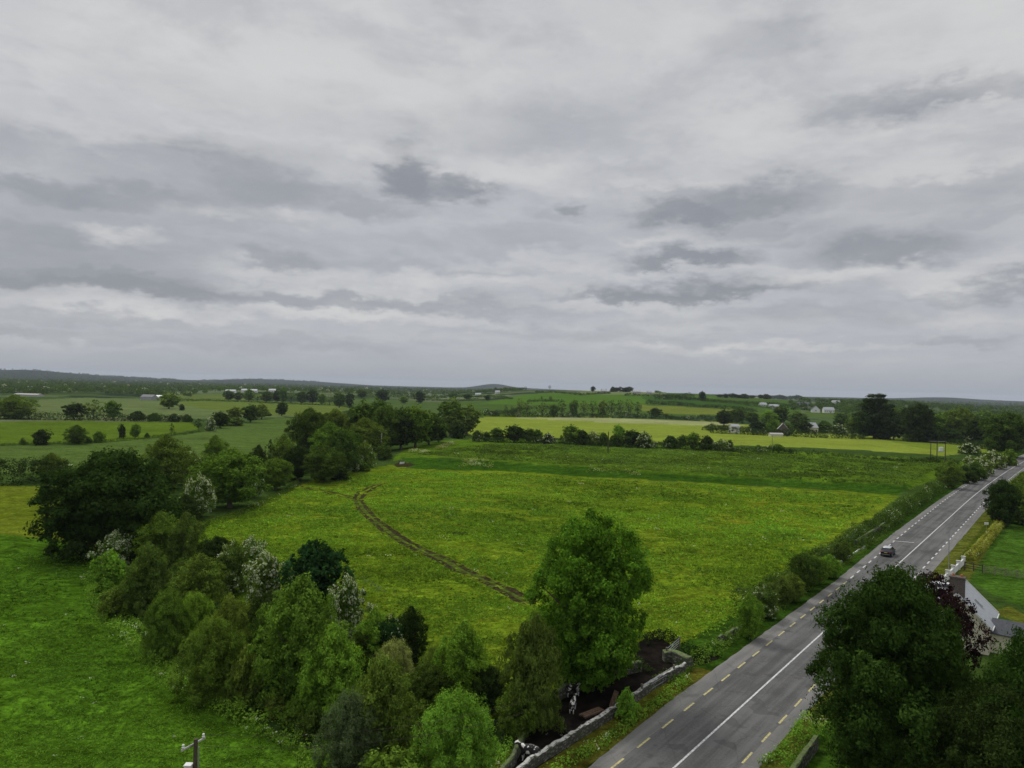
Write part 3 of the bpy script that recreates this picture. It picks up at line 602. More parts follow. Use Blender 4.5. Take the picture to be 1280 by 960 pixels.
proto('fartree', 11, 5.2, .32, prof='round', base=.12, nl=34, ncl=11, nlf=11, leaf=.62, lobe=.32, seed=21)
proto('fartall', 13, 4.4, .32, prof='oval', base=.16, nl=32, ncl=11, nlf=11, leaf=.62, lobe=.34, seed=22, gap=.1)
proto('farthin', 12, 4.4, .25, prof='oval', base=.28, nl=24, ncl=8, nlf=9, leaf=.5, lobe=.3, seed=23, gap=.35, nlimb=14)
proto('farbush', 4.2, 3, .12, prof='shrub', base=.0, nl=22, ncl=9, nlf=10, leaf=.45, lobe=.36, seed=24)
proto('farmay', 4.2, 3, .12, prof='shrub', base=.0, nl=22, ncl=9, nlf=10, leaf=.4, lobe=.36, seed=25, flower=.45)
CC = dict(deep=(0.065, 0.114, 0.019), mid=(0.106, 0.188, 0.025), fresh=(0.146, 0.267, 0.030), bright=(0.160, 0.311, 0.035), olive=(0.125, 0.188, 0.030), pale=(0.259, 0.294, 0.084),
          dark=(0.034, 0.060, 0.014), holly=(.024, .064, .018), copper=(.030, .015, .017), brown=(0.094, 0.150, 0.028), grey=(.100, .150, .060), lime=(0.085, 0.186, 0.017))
rt = random.Random(4)
ORD = 'first second third fourth fifth sixth seventh eighth ninth tenth eleventh twelfth thirteenth fourteenth fifteenth'.split()
def plant(name, kind, label, cat, loc, h, w, col, rz=None, group=None):
    ph, pr, cm, tm = PROTO[kind]; root = thing(name, label, cat, loc, rt.uniform(0, 6.28) if rz is None else rz, group)
    c = bpy.data.objects.new('crown' if cat != 'bush' else 'foliage', cm); t = bpy.data.objects.new('trunk' if cat != 'bush' else 'stem', tm)
    for o in (c, t): link(o, root); o.scale = (w / 2 / pr, w / 2 / pr, h / ph)
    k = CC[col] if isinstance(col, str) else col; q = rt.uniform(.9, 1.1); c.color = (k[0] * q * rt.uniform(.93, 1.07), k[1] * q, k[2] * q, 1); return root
def T(px, by, top, w, kind, col, label, name='tree', cat='tree', group=None, rz=None):
    p = G(px, by); D = depth(p); return plant(name, kind, label, cat, p, (by - top) * D / F_PX * .975, w * D / F_PX * 1.07, col, rz, group)
def hedge(name, pts, hgt, wid, label, col, leaf=.35, var=.35, flower=0., dens=1., seed=1, cat='hedge', group=None, kind=None, world_pts=False, yell=.5, wave=6., clip=False):
    """leafy bank along a line of picture points: uneven top, clumps of leaves, woody core"""
    rng = np.random.default_rng(seed); W = pts if world_pts else [G(*p) for p in pts]
    P2 = np.array([[p.x, p.y] for p in W]); d = np.r_[0, np.cumsum(np.hypot(*np.diff(P2, axis=0).T))]; L = d[-1]
    org = np.array([P2[:, 0].mean(), P2[:, 1].mean()]); zo = float(terrain(*org))
    ncl = int(max(8, L * (hgt * 2 + wid) / (leaf * leaf * 9) * 1.9 * dens)); nlf = 9
    s = rng.uniform(0, L, ncl); x = np.interp(s, d, P2[:, 0]); y = np.interp(s, d, P2[:, 1])
    dx = np.interp(s + .5, d, P2[:, 0]) - np.interp(s - .5, d, P2[:, 0]); dy = np.interp(s + .5, d, P2[:, 1]) - np.interp(s - .5, d, P2[:, 1]); q = np.hypot(dx, dy) + 1e-6; nx, ny = dy / q, -dx / q
    k1, k2 = rng.uniform(0, 6.28, 2); wob = np.sin(s / wave * 2.1 + k1) * .5 + np.sin(s / wave * .83 + k2) * .5 + np.sin(s / wave * 4.7) * .25
    hh = hgt * (1 + var * wob); ww = wid * (1 + var * .6 * np.roll(wob, 1) * 0 + var * .4 * np.sin(s / wave * 1.7 + 2))
    a = rng.uniform(-.1, math.pi + .1, ncl); sh = .5 if clip else 1.
    cx = np.sign(np.cos(a)) * np.abs(np.cos(a)) ** (.45 if clip else .8) * ww / 2 * rng.uniform(.8, 1.05, ncl); cz = np.abs(np.sin(a)) ** (.45 if clip else .75) * hh * rng.uniform(.82, 1.04, ncl)
    c = np.stack([x + nx * cx - org[0], y + ny * cx - org[1], terrain(x + nx * cx, y + ny * cx) - zo + cz], 1)
    cr = leaf * 1.5; n = ncl * nlf; off = rng.normal(size=(n, 3)) * cr * (.35 if clip else .6); p = np.repeat(c, nlf, 0) + off
    out = np.stack([nx * np.cos(a), ny * np.cos(a), np.sin(a) + .3], 1); N = np.repeat(out, nlf, 0) + rng.normal(size=(n, 3)) * .6
    g = np.clip(.5 + np.repeat(rng.uniform(-.18, .18, ncl) + .12 * np.sin(s / 3.3 + k2), nlf) + rng.normal(size=n) * .13, 0, 1)
    fl = np.repeat((rng.random(ncl) < flower * (np.sin(s / wave * 1.3 + k1) > .1) * (np.sin(a) > .3)).astype(float), nlf) * (rng.random(n) < .7)
    V, Fq = quads(p, N, leaf * rng.uniform(.7, 1.35, n), rng); C = np.stack([g, fl, np.repeat(rng.random(ncl) * yell, nlf)], 1)
    o = link(bpy.data.objects.new(name, np_mesh(name, V, Fq, FOL, dict(leaf=np.repeat(C, 4, 0))))); o.location = (org[0], org[1], zo)
    k = CC[col] if isinstance(col, str) else col; o.color = (*k, 1)
    return tag(o, label, cat, group) if kind is None else tag(o, label, cat, group, kind)
TRACK = smooth_path([G(*p) for p in [(668, 756), (640, 743), (600, 722), (560, 703), (520, 685), (490, 668), (468, 650), (452, 634), (447, 624), (453, 615), (468, 608), (482, 603)]], 1.5) + smooth_path([G(*p) for p in [(446, 624), (428, 620), (405, 614), (388, 611), (373, 608), (369, 602)]], 1.5)
tussocks([(-20, 690), (70, 678), (118, 700), (140, 775), (240, 865), (410, 960), (470, 1060), (-20, 1060)], 11000, 38, 135, 'uneven tufts of grass in the near meadow', (.106, .222, .022), 201, .13)
tussocks([(190, 725), (245, 662), (335, 628), (395, 602), (450, 592), (520, 589), (640, 593), (760, 600), (900, 608), (1040, 617), (1110, 624), (1060, 655), (985, 705), (925, 765), (880, 800), (800, 800), (640, 890), (560, 890), (400, 790)], 42000, 60, 260, 'uneven tufts of grass in the main pasture', (.158, .292, .026), 202)
tussocks([(520, 568), (640, 552), (900, 562), (1180, 580), (1130, 606), (900, 594), (640, 576)], 16000, 190, 420, 'rough rushy grass in the field above the bank', (.115, .195, .030), 203, .2)
# ------------------------------------------------------------------ near hedge-wood on the left
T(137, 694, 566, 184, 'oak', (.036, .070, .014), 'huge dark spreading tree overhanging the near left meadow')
T(207, 612, 543, 60, 'ragged', 'olive', 'brownish olive tree rising just behind the huge spreading tree')
T(268, 590, 544, 34, 'ragged', 'mid', 'slim pale-topped tree above the hedge behind the broad green tree')
T(287, 634, 562, 92, 'round', 'mid', 'broad rounded green tree right of the white hawthorn ball')
T(238, 604, 566, 44, 'mayflower', 'olive', 'hawthorn with a white crest between two broad trees', 'hawthorn')
T(249, 646, 594, 40, 'hawthorn', 'mid', 'round hawthorn thickly covered in white blossom at the pasture edge', 'hawthorn')
T(318, 622, 584, 28, 'hawthorn', 'mid', 'hawthorn with white blossom on the right flank of the broad green tree', 'hawthorn')
T(322, 598, 556, 24, 'ragged', 'dark', 'narrow dark ivy-clad tree in the gap of the hedge line')
T(337, 600, 549, 12, 'farthin', 'dark', 'thin half-bare trunk clad in ivy beside the narrow dark tree')
T(353, 598, 543, 38, 'ragged', 'olive', 'olive-green tree with a pale domed head above the field track')
T(344, 612, 573, 46, 'round', 'mid', 'low green tree spreading at the pasture edge by the worn path')
T(372, 600, 557, 36, 'round', 'dark', 'small very dark tree where the hedge meets the wood')
T(200, 712, 640, 66, 'ragged', 'mid', 'green shrubby tree just below the huge dark tree')
T(231, 716, 640, 44, 'ragged', 'brown', 'brownish shrubby tree right below the white hawthorn ball')
T(142, 715, 665, 50, 'hawthorn', 'mid', 'white-topped hawthorn beneath the huge dark tree by the meadow', 'hawthorn')
T(137, 737, 690, 48, 'shrub', 'fresh', 'fresh green bush below the white-topped hawthorn', 'bush', 'bush')
T(184, 766, 682, 66, 'sallow', 'brown', 'olive-brown conical sallow in the hedge-wood edge', 'sallow')
T(143, 768, 736, 42, 'shrub', 'olive', 'low yellowish bush sticking out into the near meadow', 'bush', 'bush')
T(270, 722, 671, 50, 'round', 'dark', 'dark round-headed small tree at the pasture side of the wood')
T(249, 768, 692, 66, 'ragged', 'olive', 'dull olive tree in the thick of the hedge-wood')
T(292, 742, 678, 48, 'mayflower', 'brown', 'brownish hawthorn left of the blossom-laden pair', 'hawthorn')
T(312, 724, 672, 44, 'hawthorn', 'mid', 'cream-blossomed hawthorn standing highest in the hedge-wood', 'hawthorn')
T(331, 762, 692, 62, 'hawthorn', 'mid', 'wide cream-blossomed hawthorn left of the glossy dark sycamore', 'hawthorn')
T(394, 768, 677, 92, 'sycamore', 'holly', 'glossy deep-green sycamore with a flat ragged top', rz=1)
T(208, 818, 738, 62, 'willow', 'mid', 'feathery green willow nearest the left meadow', 'willow')
T(243, 800, 742, 52, 'willow', 'fresh', 'light green willow between two taller ones beside the meadow', 'willow')
T(286, 838, 746, 62, 'sallow', 'olive', 'yellow-olive willow with a flattened pale crest', 'willow')
T(266, 872, 775, 88, 'willow', 'mid', 'large feathery willow bulging over the meadow edge', 'willow')
T(305, 880, 812, 46, 'shrub', 'olive', 'thin olive bush at the foot of the large feathery willow', 'bush', 'bush')
T(372, 878, 720, 108, 'ragged', 'mid', 'tall mid-green alder below the glossy sycamore', 'alder')
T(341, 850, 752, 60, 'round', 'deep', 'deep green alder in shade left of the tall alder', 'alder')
T(412, 898, 785, 92, 'sallow', 'fresh', 'dense green willow with rounded top in the lower hedge-wood', 'willow')
T(433, 802, 722, 54, 'hawthorn', 'mid', 'hawthorn with loose white blossom right of the sycamore', 'hawthorn')
T(466, 838, 762, 56, 'ragged', 'fresh', 'bright green sapling right of the loose white hawthorn')
T(486, 842, 772, 46, 'mayflower', 'holly', 'dark-leaved elder dotted with white flower heads', 'elder', 'elder')
T(513, 832, 758, 44, 'ragged', 'dark', 'very dark holly bush on the pasture side', 'holly')
T(492, 868, 802, 58, 'willow', 'pale', 'pale silvery willow top in front of the dark holly', 'willow')
T(475, 952, 823, 100, 'sallow', 'olive', 'tall olive willow left of the rounded bright willow', 'willow')
T(437, 968, 868, 78, 'willow', 'grey', 'greyish half-leafless sallow at the lower meadow corner', 'sallow')
T(534, 892, 830, 62, 'round', 'deep', 'deep green elder crouched behind the rounded bright willow', 'elder', 'elder')
T(577, 884, 777, 70, 'ragged', 'fresh', 'upright green ash between the holly and the big central lime', 'ash_tree')
T(545, 868, 808, 44, 'willow', 'olive', 'sloping olive sallow leaning from the upright ash', 'sallow')
T(612, 892, 834, 54, 'round', 'dark', 'dark low tree in shade between ash and olive tree')
T(569, 992, 867, 108, 'willow', 'bright', 'dense rounded bright green willow at the bottom of the wood', 'willow')
T(664, 912, 771, 84, 'sallow', 'brown', 'olive-brown tree directly left of the big central lime')
T(648, 922, 850, 56, 'ragged', 'mid', 'ivy-green shrub hanging over the yard wall', 'bush', 'bush')
T(738, 862, 645, 146, 'lime', 'lime', 'large solitary egg-shaped lime tree in the middle of the pasture edge', 'lime_tree')
T(490, 1010, 940, 110, 'shrub', 'mid', 'low green bush at the very bottom below the olive willow', 'bush', 'bush')
T(318, 884, 852, 32, 'shrub', 'brown', 'small brownish bush heading the row of meadow-edge bushes', 'bush', 'bush')
T(344, 894, 864, 32, 'shrub', 'olive', 'second bush of the small meadow-edge row, olive', 'bush', 'bush')
T(368, 908, 876, 34, 'shrub', 'mid', 'third bush of the small meadow-edge row, greener', 'bush', 'bush')
T(390, 922, 886, 38, 'shrub', 'deep', 'last and darkest bush of the small meadow-edge row', 'bush', 'bush')
T(228, 745, 700, 44, 'shrub', 'deep', 'deep green bush filling the wood below the brownish shrubby tree', 'bush', 'bush')
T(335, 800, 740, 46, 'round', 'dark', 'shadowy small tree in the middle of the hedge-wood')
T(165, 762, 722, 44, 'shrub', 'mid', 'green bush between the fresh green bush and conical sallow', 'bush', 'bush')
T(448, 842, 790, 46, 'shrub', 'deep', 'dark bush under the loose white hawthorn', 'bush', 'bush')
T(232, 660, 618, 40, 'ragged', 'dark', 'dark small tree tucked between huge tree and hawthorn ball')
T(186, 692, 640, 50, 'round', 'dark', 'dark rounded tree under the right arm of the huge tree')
T(575, 930, 880, 50, 'shrub', 'deep', 'dark bush behind the dense rounded bright willow', 'bush', 'bush')
# weeds, nettles and cow parsley: nobody could count them
def weeds(name, pts, hgt, wid, label, col, flower=.1, dens=.6, seed=1, leaf=.16):
    return hedge(name, pts, hgt, wid, label, col, leaf, .5, flower, dens, seed, 'undergrowth', kind='stuff', wave=3, world_pts=isinstance(pts[0], Vector))
weeds('undergrowth', [(118, 722), (140, 770), (175, 800), (215, 840), (262, 872), (310, 892), (360, 920), (400, 945), (440, 972), (480, 1010)], .8, 3.2, 'butterbur and nettles along the foot of the hedge-wood', 'fresh', .12, .75, 2)
weeds('undergrowth', [(395, 890), (350, 850), (300, 800), (240, 740), (200, 700), (215, 670)], 1.6, 6, 'bramble floor inside the hedge-wood', 'dark', 0, .5, 3, .3)
weeds('undergrowth', [(520, 1000), (560, 930), (600, 900), (540, 870), (480, 840), (430, 810)], 1.6, 7, 'bramble floor inside the lower hedge-wood', 'dark', 0, .5, 4, .3)
weeds('undergrowth', [(250, 660), (300, 642), (345, 622), (372, 604)], .7, 2, 'nettles along the pasture side of the hedge', 'deep', .1, .6, 5, .2)
weeds('undergrowth', [(440, 722), (470, 735), (500, 745)], .35, 1.3, 'pale docks scattered in the pasture beside the sycamore', 'grey', .0, .25, 6, .2)
weeds('undergrowth', [(600, 1000), (622, 962), (640, 930), (662, 895), (676, 880)], .7, 1.2, 'bright grass on the outside of the yard wall', 'bright', .05, .9, 7)
weeds('cow_parsley', [(575, 579), (600, 578.5), (618, 580)], .5, 7, 'white cow parsley drift on the bank crest', 'pale', .6, .5, 8, .35)
weeds('cow_parsley', [(735, 588), (765, 590), (800, 593)], .6, 3, 'white cow parsley scattered along the middle of the bank', 'pale', .45, .35, 9, .35)
weeds('cow_parsley', [(508, 566), (520, 565.5), (536, 565.8)], .9, 3, 'white cow parsley strip beside the wooden pole', 'pale', .9, .8, 10, .35)
weeds('cow_parsley', [(548, 562), (556, 558), (566, 554.5)], .9, 3, 'white cow parsley curving along the wood edge', 'pale', .8, .6, 11, .35)

for i_, (x_, y_, w_, c_) in enumerate([(566, 668, 14, 'dark'), (573, 669, 10, 'deep'), (655, 634, 14, 'deep'), (600, 700, 8, 'deep'), (980, 672, 20, 'deep'), (930, 700, 16, 'deep'), (700, 640, 18, 'mid'), (1045, 633, 12, 'dark'), (512, 711, 10, 'deep'), (870, 640, 16, 'mid'), (620, 650, 20, 'mid'), (350, 690, 12, 'mid'), (420, 640, 16, 'deep'), (845, 690, 24, 'mid'), (890, 715, 20, 'deep')]):
    weeds('thistle_patch', [(x_ - w_, y_), (x_, y_ - 1), (x_ + w_, y_)], .22, 1.8, 'low dark patch of rank weeds in the main pasture', c_, 0, .35, 100 + i_, .16)
# ------------------------------------------------------------------ wood in the middle of the left half
mw = [
 (386, 566, 511, 54, 'round', 'deep', 'leftmost domed tree of the middle wood above the pale field'),
 (412, 582, 528, 56, 'ragged', 'mid', 'light green tree on the lower left side of the middle wood'),
 (404, 602, 556, 52, 'ragged', 'deep', 'dark tree at the lowest tip of the middle wood'),
 (428, 592, 536, 54, 'round', 'deep', 'broad tree behind the white thorns of the middle wood'),
 (418, 560, 512, 46, 'round', 'olive', 'olive crown second from left in the middle wood'),
 (452, 562, 504, 54, 'fartree', 'deep', 'tall crown in the middle of the middle wood skyline'),
 (456, 571, 522, 52, 'ragged', 'olive', 'brown-green crown at the centre of the middle wood'),
 (484, 563, 508, 56, 'round', 'deep', 'tall dark dome directly behind the wooden pole'),
 (501, 562, 513, 44, 'fartree', 'dark', 'darkest dome right of the wooden pole'),
 (519, 559, 508, 46, 'fartree', 'mid', 'lighter tree at the right shoulder of the middle wood'),
 (536, 556, 516, 40, 'fartree', 'deep', 'smaller dark tree before the gap with the bright field'),
 (563, 546, 497, 44, 'fartall', 'brown', 'tall brown-topped tree with dark ivied trunk beside the gap'),
 (583, 544, 506, 36, 'fartall', 'brown', 'twin of the brown-topped tree, right side of the gap'),
 (548, 553, 526, 26, 'fartree', 'dark', 'small ivy-dark tree at the left foot of the gap'),
 (571, 548, 526, 22, 'farbush', 'dark', 'dark thicket under the tall brown-topped tree'),
 (470, 548, 500, 40, 'fartree', 'deep', 'far crown peeping over the middle wood'),
]
for a in mw: T(*a, name='tree', cat='tree', group='trees of the middle wood')
T(433, 592, 541, 20, 'hawthorn', 'grey', 'upright hawthorn with white blossom at the front of the middle wood', 'hawthorn')
T(419, 588, 562, 22, 'hawthorn', 'deep', 'low white hawthorn left of the upright one', 'hawthorn')
T(456, 584, 552, 26, 'mayflower', 'olive', 'loose hawthorn with white top just left of the wooden pole', 'hawthorn')
T(443, 590, 570, 20, 'hawthorn', 'deep', 'small hawthorn with white skirts under the upright hawthorn', 'hawthorn')
T(480, 574, 556, 22, 'shrub', 'deep', 'small bush around the foot of the wooden pole', 'bush', 'bush')
T(449, 588, 576, 28, 'farbush', 'deep', 'dark bush at the foot of the loose hawthorn', 'bush', 'bush')
T(420, 600, 580, 40, 'farbush', 'dark', 'dark bush at the base of the low white hawthorn', 'bush', 'bush')

# ------------------------------------------------------------------ left fields: single trees and hedges
hedge('hedge', [(-60, 608), (0, 606), (40, 603), (84, 600)], 6.2, 5, 'thick dark hedge with white blossom on its top at the left edge', 'dark', .4, .12, .07, 1.1, 20)
T(64, 601, 566, 34, 'ragged', 'olive', 'pale olive tree standing in the thick blossoming hedge')
for a in [
 (51, 556, 537, 23, 'farbush', 'dark', 'large round dark bush left of the ragged bush in the field hedge'),
 (95, 555, 531, 26, 'ragged', 'deep', 'ragged-topped bush in the middle of the left field hedge'),
 (123, 553, 539, 16, 'farbush', 'mid', 'small conical bush right of the ragged-topped bush'),
 (152, 548, 530, 10, 'farbush', 'dark', 'narrow upright dark bush left of its wider neighbour'),
 (169, 548, 530, 15, 'fartree', 'mid', 'upright leafy bush with twiggy top'),
 (110, 554, 546, 10, 'farbush', 'deep', 'tiny round bush between ragged and conical ones'),
 (184, 547, 541, 6, 'farbush', 'deep', 'tiny lone round bush right of the upright leafy bush'),
 (28, 556, 547, 8, 'farbush', 'olive', 'faint little olive bush at the far left of the field hedge'),
 (214.5, 544, 529, 6, 'farthin', 'dark', 'thin ivy-covered stump like a green post'),
 (248, 539, 523, 11, 'farthin', 'dark', 'dark broken tree with bushy foot left of the long copse'),
 (263, 539, 522, 14, 'farmay', 'grey', 'greyish hawthorn at the left tip of the long copse'),
 (275, 535, 515, 24, 'fartree', 'dark', 'dark round tree at the left end of the long copse'),
 (293, 528, 509, 20, 'fartree', 'olive', 'lighter olive tree in the long copse'),
 (292, 532, 522, 30, 'farbush', 'deep', 'low bushes at the foot of the long copse'),
 (313, 528, 506, 24, 'fartree', 'deep', 'dark tree in the middle of the long copse'),
 (327, 524, 504, 20, 'fartall', 'olive', 'brown-topped tree closing the long copse on the right'),
 (352, 520, 503, 18, 'fartree', 'dark', 'lone dark tree right of the long copse'),
 (335, 520, 515, 10, 'farbush', 'deep', 'tiny bush linking the long copse and the lone dark tree'),
 (211, 511, 492, 28, 'fartree', 'olive', 'mushroom-shaped olive tree alone in the far left field'),
 (227, 513, 505, 8, 'farbush', 'dark', 'small dark bush beside the mushroom-shaped tree'),
 (18, 523, 493, 48, 'ragged', 'olive', 'large loose olive tree at the left edge of the second hedge'),
 (36, 524, 502, 24, 'farthin', 'olive', 'thin leafy tree leaning on the large loose olive tree'),
 (93, 524, 504, 30, 'fartree', 'dark', 'dark domed tree rising from the second hedge'),
 (117, 524, 499, 24, 'farthin', 'olive', 'half-bare ash right of the dark dome'),
 (141, 524, 501, 22, 'fartree', 'mid', 'rounded green tree with ivied foot in the second hedge'),
 (172, 525, 514, 24, 'farbush', 'dark', 'flat-topped dark bush right of the ivied tree'),
 (193, 526, 516, 18, 'farbush', 'deep', 'second dark bush right of the flat-topped one'),
 (217, 527, 517, 14, 'farbush', 'deep', 'round bush near the right end of the second hedge'),
 (234, 527, 518, 14, 'farbush', 'dark', 'last round bush of the second hedge'),
 ]: T(*a)
hedge('hedge', [(-60, 524), (0, 524), (60, 525), (130, 526), (190, 527), (238, 528)], 4.2, 4, 'dark continuous second hedge under the domed trees', 'dark', .55, .25, .05, 1, 21, wave=14)
hedge('hedge', [(-60, 559), (0, 557), (60, 555.5), (120, 553.5), (190, 548), (250, 540)], 1.1, 1.6, 'low gappy hedge between the two left fields', 'deep', .3, .6, 0, .7, 22)
hedge('hedge', [(210, 502), (250, 501), (300, 502.5), (420, 507), (440, 510)], 2.6, 4, 'thin dark hedge behind the mushroom-shaped tree', 'deep', .7, .5, 0, .8, 23, wave=20)
# row of trees at (280-440, 490-510)
fr = [(286, 501, 488, 16), (297, 501, 490, 14), (311, 502, 487, 16), (322, 502, 491, 14), (333, 503, 489, 18), (346, 503, 487, 13), (354, 504, 484, 12), (364, 504, 488, 14), (377, 505, 489, 16), (391, 505, 486, 16), (402, 506, 492, 12), (412, 507, 494, 12), (424, 510, 491, 18), (437, 510, 490, 14)]
for i, (x, b, t_, w) in enumerate(fr):
    T(x, b, t_, w, ['fartree', 'fartall', 'fartree', 'farthin'][i % 4], ['deep', 'dark', 'mid', 'olive'][i % 4], '%s tree from the left in the long far row above the pale left fields' % ORD[i], group='trees in the long far row')
for a in [
 (478, 503, 487, 20, 'fartree', 'dark', 'dark twin-topped tree in the far fields left of the round pair'),
 (505, 505, 495, 12, 'fartree', 'mid', 'smaller tree between the two big far field trees'),
 (525, 505, 489, 15, 'fartree', 'dark', 'perfectly round dark tree alone in the far fields'),
 (566, 499, 491, 13, 'fartree', 'deep', 'squat far tree behind the tall brown-topped tree'),
 (584, 500, 492, 12, 'fartree', 'deep', 'far tree just left of the small lone one'),
 (609, 501, 494, 8, 'fartree', 'dark', 'small lone far tree left of the hill'),
 (452, 498, 487, 14, 'fartree', 'deep', 'far tree left of the twin-topped tree')]: T(*a)
hedge('hedge', [(440, 497), (520, 499), (600, 501)], 3, 5, 'far hedge under the round dark tree', 'deep', .9, .5, 0, .8, 24, wave=25)
hedge('hedge', [(380, 491), (450, 493), (560, 496), (640, 499)], 3.4, 6, 'farther hedge behind the round dark tree', 'deep', 1.1, .5, 0, .8, 25, wave=30)

# ------------------------------------------------------------------ hedge between the rough field and the bright strips
H1 = [(596, 551, 538, 12, 'farbush', 'deep'), (608, 551, 540, 10, 'farbush', 'dark'), (622, 552, 535, 18, 'fartree', 'deep'), (643, 553, 532, 24, 'fartree', 'dark'), (661, 553, 536, 18, 'fartree', 'deep'), (672, 553, 537, 14, 'farbush', 'deep'), (685, 555, 541, 14, 'farmay', 'dark'),
      (713, 555, 532, 24, 'fartree', 'mid'), (728, 556, 538, 18, 'farbush', 'dark'), (740, 556, 539, 16, 'farmay', 'olive'), (754, 556, 541, 14, 'farbush', 'deep'), (773, 555, 531, 13, 'fartree', 'fresh'), (769, 558, 543, 18, 'farbush', 'deep'), (790, 559, 538, 24, 'fartree', 'dark'), (805, 560, 540, 20, 'farmay', 'deep'),
      (838, 560, 545, 20, 'farbush', 'dark'), (853, 560, 544, 12, 'fartree', 'deep'), (866, 562, 541, 15, 'fartree', 'mid'), (884, 562, 545, 17, 'farbush', 'dark'), (901, 563, 549, 20, 'farmay', 'olive'), (912, 563, 550, 9, 'farbush', 'deep'), (948, 562, 556, 8, 'farbush', 'mid'), (972, 563, 555, 16, 'farbush', 'mid')]
H1L = ['first small bush of the cross hedge right of the wood gap', 'dark bush second from the wood gap in the cross hedge', 'rounded tree third in the cross hedge', 'large dark clump in the left group of the cross hedge', 'broad bush right of the large dark clump', 'low bush ending the left tree group', 'dark hawthorn with white specks before the hedge gap',
  'broad light tree opening the middle group of the cross hedge', 'dark bush beside the broad light tree', 'hawthorn with white blossom in the middle group', 'bush left of the thin dark pole', 'bright tall sapling right of the thin dark pole', 'low thick bush under the bright tall sapling', 'domed dark tree in the middle group', 'white-specked hawthorn closing the middle group',
  'wide dark bush opening the right group of the cross hedge', 'small tree between wide bush and oval tree', 'oval green tree of the right group', 'ball-shaped very dark bush of the right group', 'pale flowering bush right of the ball-shaped one', 'narrow bush ending the right group', 'small bump of bush in the low hedge', 'bush beside the slim pole in the low hedge']
for a, l in zip(H1, H1L): T(*a[:3], a[3] * 1.25, *a[4:], l, group='bushes of the cross hedge')
hedge('hedge', [(590, 552), (690, 555), (800, 560), (900, 564), (990, 567)], 2.6, 3, 'low cross hedge between rough field and bright field', 'dark', .32, .4, .1, 1, 26, wave=9)
hedge('hedge', [(985, 567), (1060, 572), (1130, 577), (1200, 582)], 1.5, 2, 'low dark bank hedge continuing towards the road', 'dark', .32, .5, 0, .8, 27, wave=8)
hedge('hedge', [(1100, 574), (1150, 577), (1175, 578)], 1.3, 2, 'dark scrub under the transformer poles', 'deep', .35, .6, 0, .8, 28)

# ------------------------------------------------------------------ tree belt at the foot of the hill
belt = [(650, 519, 498, 12, 'farthin', 'olive'), (659, 520, 500, 10, 'farthin', 'brown'), (632, 520, 506, 6, 'farthin', 'deep'), (640, 520, 507, 5, 'farthin', 'deep'), (678, 521, 503, 16, 'farthin', 'olive'), (692, 521, 506, 14, 'fartree', 'deep'), (702, 521, 501, 14, 'farthin', 'brown'), (717, 521, 500, 13, 'fartree', 'mid'),
        (730, 521, 501, 13, 'farthin', 'olive'), (741, 521, 501, 13, 'farthin', 'brown'), (753, 521, 500, 14, 'fartall', 'olive'), (764, 521, 500, 13, 'farthin', 'deep'), (775, 521, 500, 13, 'farthin', 'brown'), (786, 522, 499, 14, 'farthin', 'olive'), (797, 522, 502, 10, 'farthin', 'deep')]
bl = ['bare-stemmed pair of ashes standing left in the hillfoot belt', 'second of the bare-stemmed pair in the hillfoot belt']
for i, a in enumerate(belt):
    T(*a, 'thin see-through tree in the hillfoot belt, %s counting from the dark globe tree leftwards' % ORD[14 - i] if i > 1 else bl[i], group='thin trees of the hillfoot belt')
T(820, 522, 510, 18, 'fartree', 'dark', 'dark globe-shaped tree at the right end of the hillfoot belt')
T(647, 521, 515, 6, 'farmay', 'pale', 'tiny pale flowering thorn at the left of the hillfoot belt', 'hawthorn')
hedge('hedge', [(600, 520), (680, 521.5), (740, 522), (830, 523.5), (905, 528), (925, 530)], 5.0, 7, 'dark lower storey hedge below the thin hillfoot trees', 'dark', .8, .4, .12, 1, 30, wave=16)
hedge('hedge', [(610, 519), (640, 516), (650, 512), (700, 511)], 3, 4, 'short hedge climbing the hill from the belt', 'dark', .8, .4, 0, .8, 31, wave=16)
hedge('hedge', [(668, 490.5), (700, 491.3), (725, 494), (745, 493), (762, 492)], 3, 5, 'curving dark hedge near the hill crest', 'dark', 1.1, .3, 0, 1, 32, wave=30)
hedge('hedge', [(660, 502.5), (690, 502), (705, 502.5)], 2.6, 5, 'short hedge half way up the left flank of the hill', 'dark', 1., .3, 0, 1, 33, wave=30)
hedge('hedge', [(782, 494.5), (830, 496), (880, 501), (950, 506), (1010, 510)], 3.6, 6, 'upper dark hedge slanting down the right flank of the hill', 'dark', 1.1, .35, 0, 1, 34, wave=30)
hedge('hedge', [(808, 505), (840, 506.5), (900, 511), (945, 515)], 5, 6, 'lower dark hedge slanting down the right flank of the hill', 'dark', 1., .3, 0, 1, 35, wave=24)
hedge('hedge', [(875, 501), (920, 505), (975, 512)], 3, 5, 'middle thin hedge between the two slanting hedges', 'deep', 1., .3, 0, .9, 36, wave=24)
hedge('hedge', [(818, 499), (850, 499.5), (868, 500)], 8, 14, 'wide dark thicket on the upper hill left of the lone oak', 'dark', 1.2, .35, .1, 1, 37, wave=18)
hedge('hedge', [(820, 490.8), (860, 492), (900, 494), (940, 496)], 3.4, 6, 'dark hedge running along the crest of the hill', 'deep', 1.3, .4, 0, 1, 38, wave=35)
hedge('hedge', [(880, 538), (900, 536), (940, 541), (990, 545)], 3.2, 4, 'dark bramble hedge below the white shed', 'dark', .5, .4, .05, 1, 39, wave=10)
